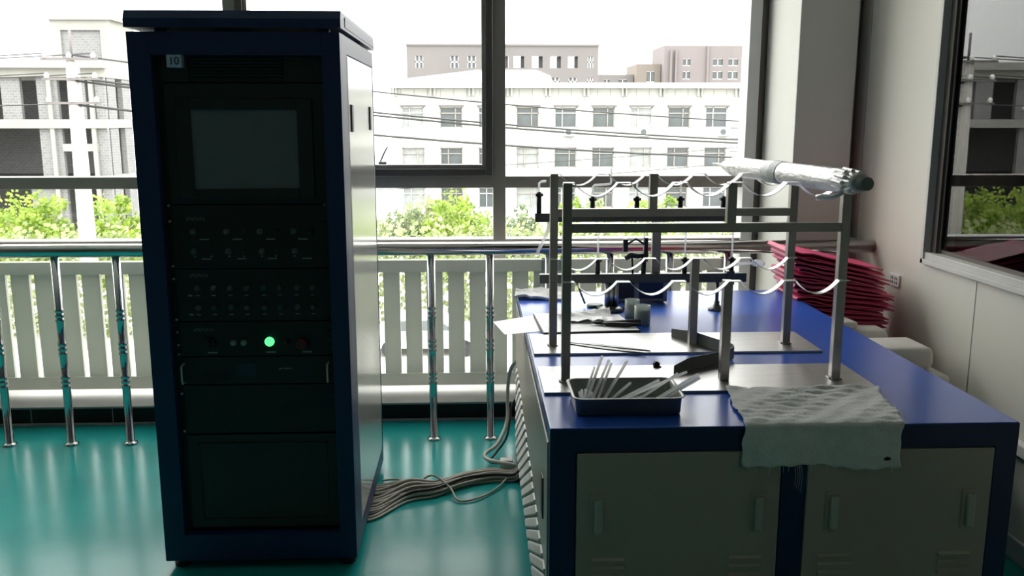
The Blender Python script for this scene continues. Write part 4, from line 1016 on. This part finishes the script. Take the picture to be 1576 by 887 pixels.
tree(-19.2, 40, -1.35, 1.95, 'leaf', 'bright green tree just left of the tall utility pole', seed=2, nb=28)
tree(-15.6, 39.5, -1.35, 1.75, 'leaf', 'bright green tree just right of the tall utility pole', seed=3, nb=26)
tree(-5.6, 41, -1.55, 1.6, 'leafp', 'pale sparse tree beside the right edge of the cabinet', seed=4, nb=20, nl=45)
tree(-3.2, 43, -1.9, 1.5, 'leafd', 'grey-green sparse tree left of the brightest one', seed=5, nb=20, nl=45)
tree(-.6, 40, -1.65, 1.9, 'leaf', 'rounded bright green tree left of the central mullion', seed=6, nb=34)
tree(2.2, 44, -2.6, 1.3, 'leafd', 'low dull green tree right of the central mullion', seed=7, nb=20, nl=45)
tree(4.4, 42, -2.1, 1.3, 'leaf', 'low bright green tree in the gap left of the racks', seed=8, nb=20)
tree(8.6, 42, -1.9, 1.6, 'leaf', 'bright green tree seen through the middle of the racks', seed=9, nb=24)
tree(12.9, 42, -2.1, 1.5, 'leafp', 'pale green tree seen through the right half of the racks', seed=10, nb=20)
tree(-2.4, 46, -1.9, 1.6, 'leafp', 'pale tree filling the gap behind the grey-green sparse one', seed=12, nb=18)
tree(6.5, 46, -2.3, 1.5, 'leafp', 'pale low tree farther back, between the two bright green trees behind the racks', seed=13, nb=18)
# hedge and bushes band
def hedge(x0, x1, y, zt, m, label, seed, n=2600):
    rd = random.Random(seed); q = MB(); bm = q.bm
    for k in range(n):
        p = Vector((rd.uniform(x0, x1), y + rd.uniform(-.8, .8), rd.uniform(GZ, zt) + .35 * math.sin(rd.random() * 6)))
        a = Vector((rd.uniform(-1, 1), rd.uniform(-1, 1), rd.uniform(-1, 1))).normalized() * .2; b2 = a.orthogonal().normalized() * .12
        bm.faces.new([bm.verts.new(p + a * .6), bm.verts.new(p + b2), bm.verts.new(p - a * .6), bm.verts.new(p - b2)])
    tag(q.build('hedge', m), label, 'hedge', None, 'stuff')
hedge(-30, -8.5, 36, -2.75, 'leafp', 'pale green hedge along the street below the left trees', 21, 5200)
hedge(-8, 16, 37, -2.75, 'leafp', 'pale green hedge in front of the cream building', 22, 6500)
# parked white cars glimpsed through the fence slats
def car(x, y, rz, label):
    r = empty('parked_car', (x, y, GZ), label, 'car', 'cars in the yard')
    prof = [(-2.1, .35), (-2.15, .8), (-1.7, .95), (-1.1, 1.42), (.5, 1.45), (1.15, 1.0), (2.0, .85), (2.15, .55), (2.1, .3)]
    m_ = MB(); m_.prism([(x + a, GZ + b_) for a, b_ in prof], 'y', y - .85, y + .85); m_.build('body', 'roofw', r)
    m_ = MB(); m_.prism([(x + a, GZ + b_) for a, b_ in ((-1.4, .98), (-1.0, 1.36), (.45, 1.38), (1.0, 1.0))], 'y', y - .86, y + .86); m_.build('window_glass', 'pane', r)
    for dx in (-1.35, 1.35):
        for dy in (-.8, .8): MB().cyl((x + dx, y + dy - .1, GZ + .32), (x + dx, y + dy + .1, GZ + .32), .32, 16).build('wheel', 'blackpl', r)
car(-1.8, 33, 0, 'white parked car seen through the fence slats')
for o in bpy.data.objects:
    if o.type == 'MESH' and o.parent is None and 'category' not in o and 'kind' not in o: print('UNTAGGED', o.name)
